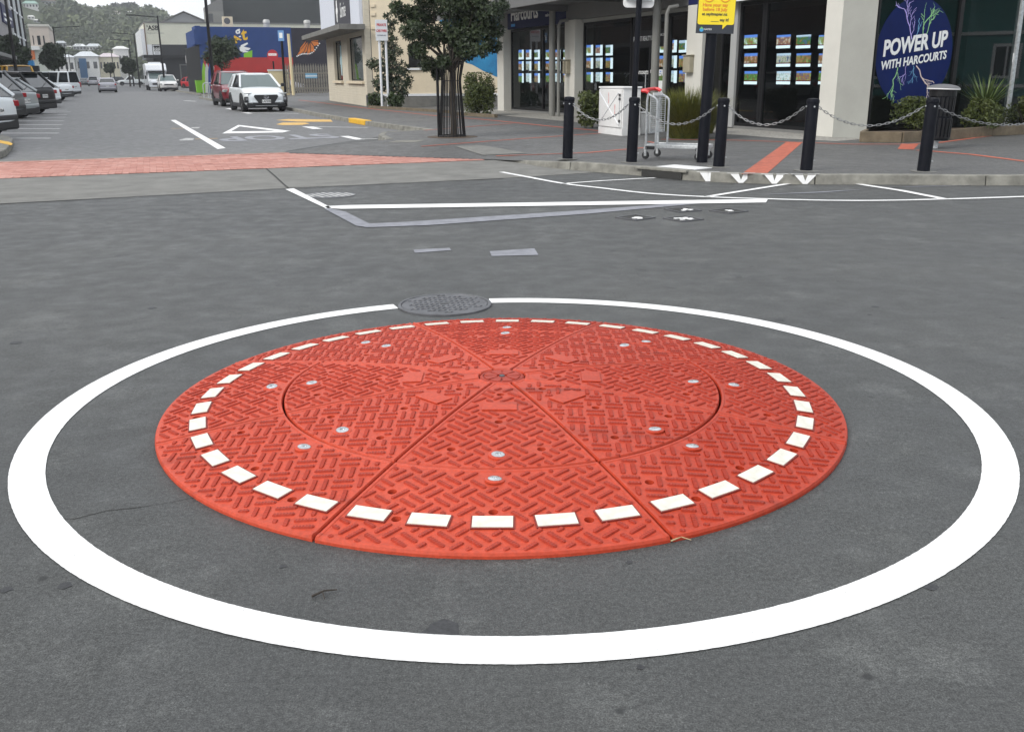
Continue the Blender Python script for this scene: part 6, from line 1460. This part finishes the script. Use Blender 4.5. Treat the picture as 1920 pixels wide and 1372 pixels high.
    # wheels
    wr = .345 if kind in ('suv', 'bigsuv', 'ute') else .305
    for fx in (.325, -.305):
        for s_ in (1, -1):
            wh = thing('wheel', None, None, (fx * L, s_ * (w - .115), wr)); wh.parent = t
            MB().lathe([(wr * .6, -.11), (wr * .95, -.11), (wr, -.07), (wr, .07), (wr * .95, .11), (wr * .6, .11)], 24, axis='y').build('tyre', 'tyre', wh, smooth=True)
            mb = MB(); mb.lathe([(wr * .64, s_ * .085), (wr * .60, s_ * .10), (.05, s_ * .075), (.0004, s_ * .08)], 20, axis='y')
            for k in range(5): a = k * 1.2566; mb.box((wr * .33 * math.cos(a), s_ * .10, wr * .33 * math.sin(a)), (wr * .5, .02, .06), mtx=Matrix.Rotation(-a, 3, 'Y'))
            mb.build('rim', 'rim', wh)
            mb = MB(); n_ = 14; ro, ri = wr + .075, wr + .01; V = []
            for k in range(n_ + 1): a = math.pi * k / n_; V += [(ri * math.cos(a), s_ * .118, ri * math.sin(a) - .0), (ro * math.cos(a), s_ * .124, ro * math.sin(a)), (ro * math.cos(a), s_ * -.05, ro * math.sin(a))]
            mb.add(V, [f for k in range(n_) for f in ((3 * k, 3 * k + 1, 3 * k + 4, 3 * k + 3), (3 * k + 1, 3 * k + 2, 3 * k + 5, 3 * k + 4))]); mb.build('wheel_arch', 'plast', t, (fx * L, s_ * (w - .115), wr + .0))  # black arch band: cladding on crossovers, painted shade of the wheel gap on others
    MB().bx(-.42 * L, .42 * L, -w * .82, w * .82, gc - .06, gc - .005).build('underbody', 'tyre', t)
    X = .5 * L
    if front:
        gz = hz_ - .42
        if grille == 'hex':
            mb = MB(); mb.prism([(-.46, gz + .12), (.46, gz + .12), (.5, gz + .05), (.30, gz - .24), (-.30, gz - .24), (-.5, gz + .05)], 0, .02); g_ = mb.build('grille', 'plast', t); g_.matrix_local = face_mtx((X + .005, 0, 0), (0, 1, 0), (0, 0, 1)) 
            mb = MB(); mb.tube([(.10 * math.cos(R(a)), .055 * math.sin(R(a)), 0) for a in range(0, 361, 20)], .010, 5, caps=False); mb.tube([(-.045, .04, 0), (-.03, -.04, 0)], .009, 5); mb.tube([(.03, .04, 0), (.045, -.04, 0)], .009, 5); mb.tube([(-.04, -.006, 0), (.04, .006, 0)], .009, 5); e_ = mb.build('badge', 'chrome', t); e_.matrix_local = face_mtx((X + .03, 0, gz + .03), (0, 1, 0), (0, 0, 1))
        else: MB().bx(X - .02, X + .015, -w * .5, w * .5, gz - .02, gz + .10).build('grille', 'plast', t, bevel=.015); MB().box((X + .02, 0, gz + .04), (.012, .16, .05)).build('badge', 'chrome', t)
        MB().bx(X - .05, X + .012, -w * .62, w * .62, gc + .06, gc + .16).build('lower_grille', 'plast', t, bevel=.02)
        if lights == 'split':
            for s_ in (1, -1):
                MB().box((X * .955, s_ * w * .79, gz + .18), (.05, .34, .035), R(-22 * s_)).build('running_light', mat('lamp_strip', (.5, .52, .52), .2), t)
                q_ = MB().box((X * .952, s_ * w * .80, gz - .07), (.09, .36, .24), R(-24 * s_)).build('lamp_surround', 'plast', t, bevel=.04); MB().box((X * .952 + .045, s_ * w * .80 + s_ * .01, gz - .04), (.02, .24, .10), R(-24 * s_)).build('headlight', mat('lamp_clear', (.22, .23, .25), .1, spec=.8), t, bevel=.01)
            MB().bx(X - .06, X + .02, -w * .72, w * .72, gc + .155, gc + .225).build('bumper_bar', paint, t, bevel=.02); MB().bx(X - .03, X + .008, -w * .5, w * .5, gc + .02, gc + .05).build('skid_plate', 'rim', t)
        else:
            for s_ in (1, -1): MB().box((X * .945, s_ * w * .80, gz + .10), (.12, .34, .13), R(-26 * s_)).build('headlight', mat('lamp_clear2', (.40, .42, .42), .12, spec=.8), t, bevel=.03)
            for s_ in (1, -1): MB().lathe([(.05, .0), (.0004, .012)], 12, (X * .985, s_ * w * .62, gc + .14), axis='x').build('fog_light', 'rim', t)
        if plates: plate(t, plates, face_mtx((X + .03, 0, gz - .14), (0, 1, 0), (0, 0, 1)))
    if rear:
        tl2 = mat('tail_red', (.30, .012, .018), .2, coat=.4) if 'tail_red' not in bpy.data.materials else bpy.data.materials['tail_red']
        for s_ in (1, -1): MB().box((-X * .972, s_ * w * .80, tz - .20), (.09, .30, .15 if kind != 'van' else .4), R(20 * s_)).build('tail_light', tl2, t, bevel=.025)
        plate(t, plates or 'KLB274', face_mtx((-X - .012, 0, tz - .36), (0, -1, 0), (0, 0, 1)))
        MB().bx(-X - .015, -X + .10, -w * .84, w * .84, gc + .20, gc + .34).build('rear_bumper', 'plast' if clad else paint, t, bevel=.04)
        if kind in ('suv', 'bigsuv', 'hatch', 'van'): MB().tube([(xd - .02, 0, tz + .04), (xd + .02, -.3, tz + .16)], .014, 5).build('rear_wiper', 'plast', t); MB().box((xc - .08, 0, zr + .02), (.22, rb * 1.9, .03)).build('spoiler', paint, t, bevel=.01)
    if kind == 'ute':
        MB().bx(-.47 * L, xd - .08, -w * .95, w * .95, bz - .05, bz + .08).build('tub_rail', paint, t, bevel=.03); MB().bx(-.46 * L, xd - .1, -w * .82, w * .82, bz + .02, bz + .085).build('tub_cover', 'plast', t)
    if rack:
        for s_ in (1, -1): MB().tube([(xb - .1, s_ * rb * .9, H + .01), (xc + .2, s_ * rb * .9, H + .01)], .02, 6).build('roof_rail', 'plast', t)
    return t
CW, CG, CB, CR, CS = carpaint('car_white', (.70, .74, .76)), carpaint('car_grey', (.16, .17, .18), .3), mat('car_black', (.008, .009, .011), .35, spec=.3), carpaint('car_red', (.19, .012, .022), .2), carpaint('car_silver', (.40, .40, .44), .4)
DN, UP = SA - math.pi / 2, SA + math.pi / 2
car('white compact crossover with dark grille and cladding, parked before a slim sign pole', S3(-7.45, 27.9), DN + R(2), 'suv', CW, 'LAF548', grille='hex', lights='split')
car('dark red crossover parked behind the white crossover', S3(-7.25, 36.6), DN + R(1), 'bigsuv', CR, 'LBR270', rack=True)
car('white people mover with grey trim parked ahead of the motorhome', S3(-6.55, 97.2), DN, 'bigsuv', carpaint('car_white2', (.62, .62, .60)), 'ERT562', clad=False)
car('silver sedan driving away down the side street', S3(-12.6, 94.0), UP, 'sedan', CS, 'BGC108', clad=False, dark_low=False, name='moving_car')
# row parked nose in on the left, placed by the rear corner that touches the bay lines
PA = SA + math.radians(151)
def nose_in(px, py, kind, paint, lb, ang=PA, **kw):
    L, W = KINDS[kind][0], KINDS[kind][1]; c = Vector(G(px, py)); f = Vector((math.cos(ang), math.sin(ang))); r_ = Vector((f.y, -f.x)); p = c - r_ * (W / 2) * .95 + f * (L / 2)
    return car(lb, (p.x, p.y), ang, kind, paint, group='cars parked nose in to the left kerb', **kw)
nose_in(44, 257, 'suv', CW, 'white hatch tailed crossover with dark lower bumper, parked by the yellow topped kerb', plates='MHU584')
nose_in(57, 229, 'bigsuv', CG, 'grey crossover with full width tail light, parked next but one to the yellow kerb', plates='NKD221')
nose_in(80, 220.5, 'hatch', carpaint('car_palegrey', (.33, .36, .37), .2), 'pale silver hatchback parked beside a black off-roader', plates='LKT830', clad=False)
nose_in(112, 213, 'bigsuv', CB, 'black off-roader with privacy glass among parked cars', plates='QTR45')
nose_in(119, 200, 'hatch', CW, 'white hatchback parked beyond the black off-roader', clad=False)
nose_in(142, 189, 'ute', CW, 'white pickup with red tail lights sticking out of the parking row', clad=True, cat='pickup')
nose_in(155, 181, 'van', CW, 'white van parked beyond the pickup', clad=False, cat='van')
car('yellow van parked at the far left kerb behind the white cars', S3(-19.3, 62), UP + R(20), 'van', carpaint('car_yellow', (.70, .38, .03)), clad=False, cat='van', scale=1.18)
def ground_car(px, py, kind, paint, lb, ang, **kw): c = G(px, py); return car(lb, c, ang, kind, paint, **kw)
ground_car(176, 161.8, 'bigsuv', CS, 'silver station wagon farther down the street behind the sedan', UP, clad=False, name='moving_car')
ground_car(158, 160.5, 'sedan', CG, 'small grey car near the orange lights at the end of the street', UP, clad=False, name='moving_car')
ground_car(247, 160.8, 'ute', CW, 'white pickup crossing side on behind the motorhome', SA + math.pi, name='moving_car', cat='pickup', front=True)
ground_car(214, 157.8, 'bigsuv', CB, 'dark car in the shade of the trees at the end of the street', SA + math.pi + .3)
ground_car(198, 157.2, 'hatch', CW, 'pale car far off at the end of the street', SA + .3, clad=False)
ground_car(367, 167.2, 'hatch', carpaint('car_brightred', (.5, .02, .03)), 'bright red hatchback under the black verandah', DN + .5, clad=False)
car('silver wagon with roof rails in the car park behind the picket fence', S3(-.1, 67.5), DN + 1.2, 'bigsuv', CS, rack=True, clad=False)
# motorhome
mx0 = Vector(S(-7.05, 108)); mo_ = thing('motorhome', 'white motorhome with overcab roof pod parked at the right kerb', 'motorhome', (mx0.x, mx0.y, 0), DN)
MB().bx(-3.6, 1.0, -1.13, 1.13, .55, 2.95).build('body', 'white', mo_, bevel=.08)
mb = MB(); mb.prism([(.9, 1.7), (2.35, 2.05), (2.40, 2.25), (2.0, 2.75), (.9, 2.98)], -1.12, 1.12); o_ = mb.build('overcab', 'white', mo_, rot=(R(90), 0, 0), bevel=.05)
mb = MB(); mb.prism([(.9, .45), (3.1, .45), (3.15, .95), (2.75, 1.28), (1.95, 1.95), (.9, 1.95)], -1.0, 1.0); mb.build('cab', 'white', mo_, rot=(R(90), 0, 0), bevel=.08)
MB().add([(2.80, -.88, 1.30), (2.80, .88, 1.30), (2.10, .82, 1.92), (2.10, -.82, 1.92)], [(0, 1, 2, 3)]).build('windscreen', 'carglassl', mo_); MB().add([(2.32, -.9, 2.0), (2.32, .9, 2.0), (2.42, .95, 2.12), (2.42, -.95, 2.12)], [(0, 1, 2, 3)]).build('sun_visor', 'plast', mo_)
MB().bx(-1.4, .6, -.65, .65, 2.952, 3.12).build('roof_hatch', 'white', mo_, bevel=.06); MB().bx(3.1, 3.17, -.6, .6, .62, .8).build('grille', 'plast', mo_); MB().bx(3.0, 3.18, -.95, .95, .38, .52).build('bumper', 'white', mo_, bevel=.04)
for s_ in (1, -1):
    MB().box((3.0, s_ * .78, .95), (.16, .34, .22), R(-20 * s_)).build('headlight', mat('lamp_clear3', (.42, .44, .44), .12), mo_, bevel=.04); MB().box((2.2, s_ * 1.22, 1.45), (.12, .2, .38)).build('mirror', 'plast', mo_, bevel=.03); MB().bx(1.4, 2.3, s_ * 1.001, s_ * 1.004, 1.35, 1.85).build('side_window', 'carglass', mo_); MB().bx(-2.6, -1.2, s_ * 1.131, s_ * 1.135, 1.6, 2.2).build('side_window', 'carglass', mo_)
    for x in (2.3, -2.2): wh = thing('wheel', None, None, (x, s_ * .95, .36)); wh.parent = mo_; MB().lathe([(.2, -.1), (.35, -.1), (.36, 0), (.35, .1), (.2, .1)], 18, axis='y').build('tyre', 'tyre', wh, smooth=True); MB().lathe([(.21, -.08), (.21, .08)], 14, axis='y').build('rim', 'rim', wh)
# ================================================================== TEAL VILLA ACROSS THE ROAD, BEHIND THE CAMERA (mirrored in the corner windows)
vl = thing('teal_villa', 'teal weatherboard villa with white window frames farther along the main road', 'house', (50, 12.5, 0), R(-90 - 6))
M['teal'] = mat('teal_weatherboard', (.035, .20, .185), .7, var=.08, vscale=.6)
MB().bx(-14, 14, 0, 9, 0, 6.5).build('wall', 'teal', vl)
mb = MB(); mb.add([(-14.6, -.7, 6.5), (14.6, -.7, 6.5), (14.6, 9.7, 6.5), (-14.6, 9.7, 6.5), (-9, 4.5, 9.5), (9, 4.5, 9.5)], [(0, 1, 5, 4), (1, 2, 5), (2, 3, 4, 5), (3, 0, 4), (3, 2, 1, 0)]); mb.build('roof', 'greyp', vl)
for i in range(7):
    x = -11.5 + i * 3.8; w_ = MB().bx(x - .75, x + .75, -.06, -.002, 1.0, 1.15).bx(x - .75, x + .75, -.06, -.002, 2.75, 2.9).bx(x - .75, x - .6, -.06, -.002, 1.15, 2.75).bx(x + .6, x + .75, -.06, -.002, 1.15, 2.75).bx(x - .05, x + .05, -.06, -.002, 1.15, 2.75).build('window_frame', 'white', vl); MB().bx(x - .6, x + .6, -.02, -.001, 1.15, 2.75).build('pane', 'carglass', w_)
for z in (3.4, .5): MB().bx(-14, 14, -.1, -.003, z, z + .18).build('trim_board', 'white', vl)

# ================================================================== DAMP AIR
hb_ = MB(); hb_.bx(-420, 330, -40, 780, -1.6, 75); hzo = hb_.build('haze', []); 
hm = bpy.data.materials.new('damp_air'); hm.use_nodes = True; n = hm.node_tree.nodes; n.remove(n['Principled BSDF'])
pv = n.new('ShaderNodeVolumePrincipled'); pv.inputs['Color'].default_value = (.92, .95, 1, 1); pv.inputs['Density'].default_value = .00048; pv.inputs['Anisotropy'].default_value = .2
hm.node_tree.links.new(pv.outputs[0], n['Material Output'].inputs['Volume']); hzo.data.materials.append(hm); hzo['kind'] = 'stuff'; hzo['label'] = 'thin grey damp air over the whole street'
bpy.context.view_layer.update()
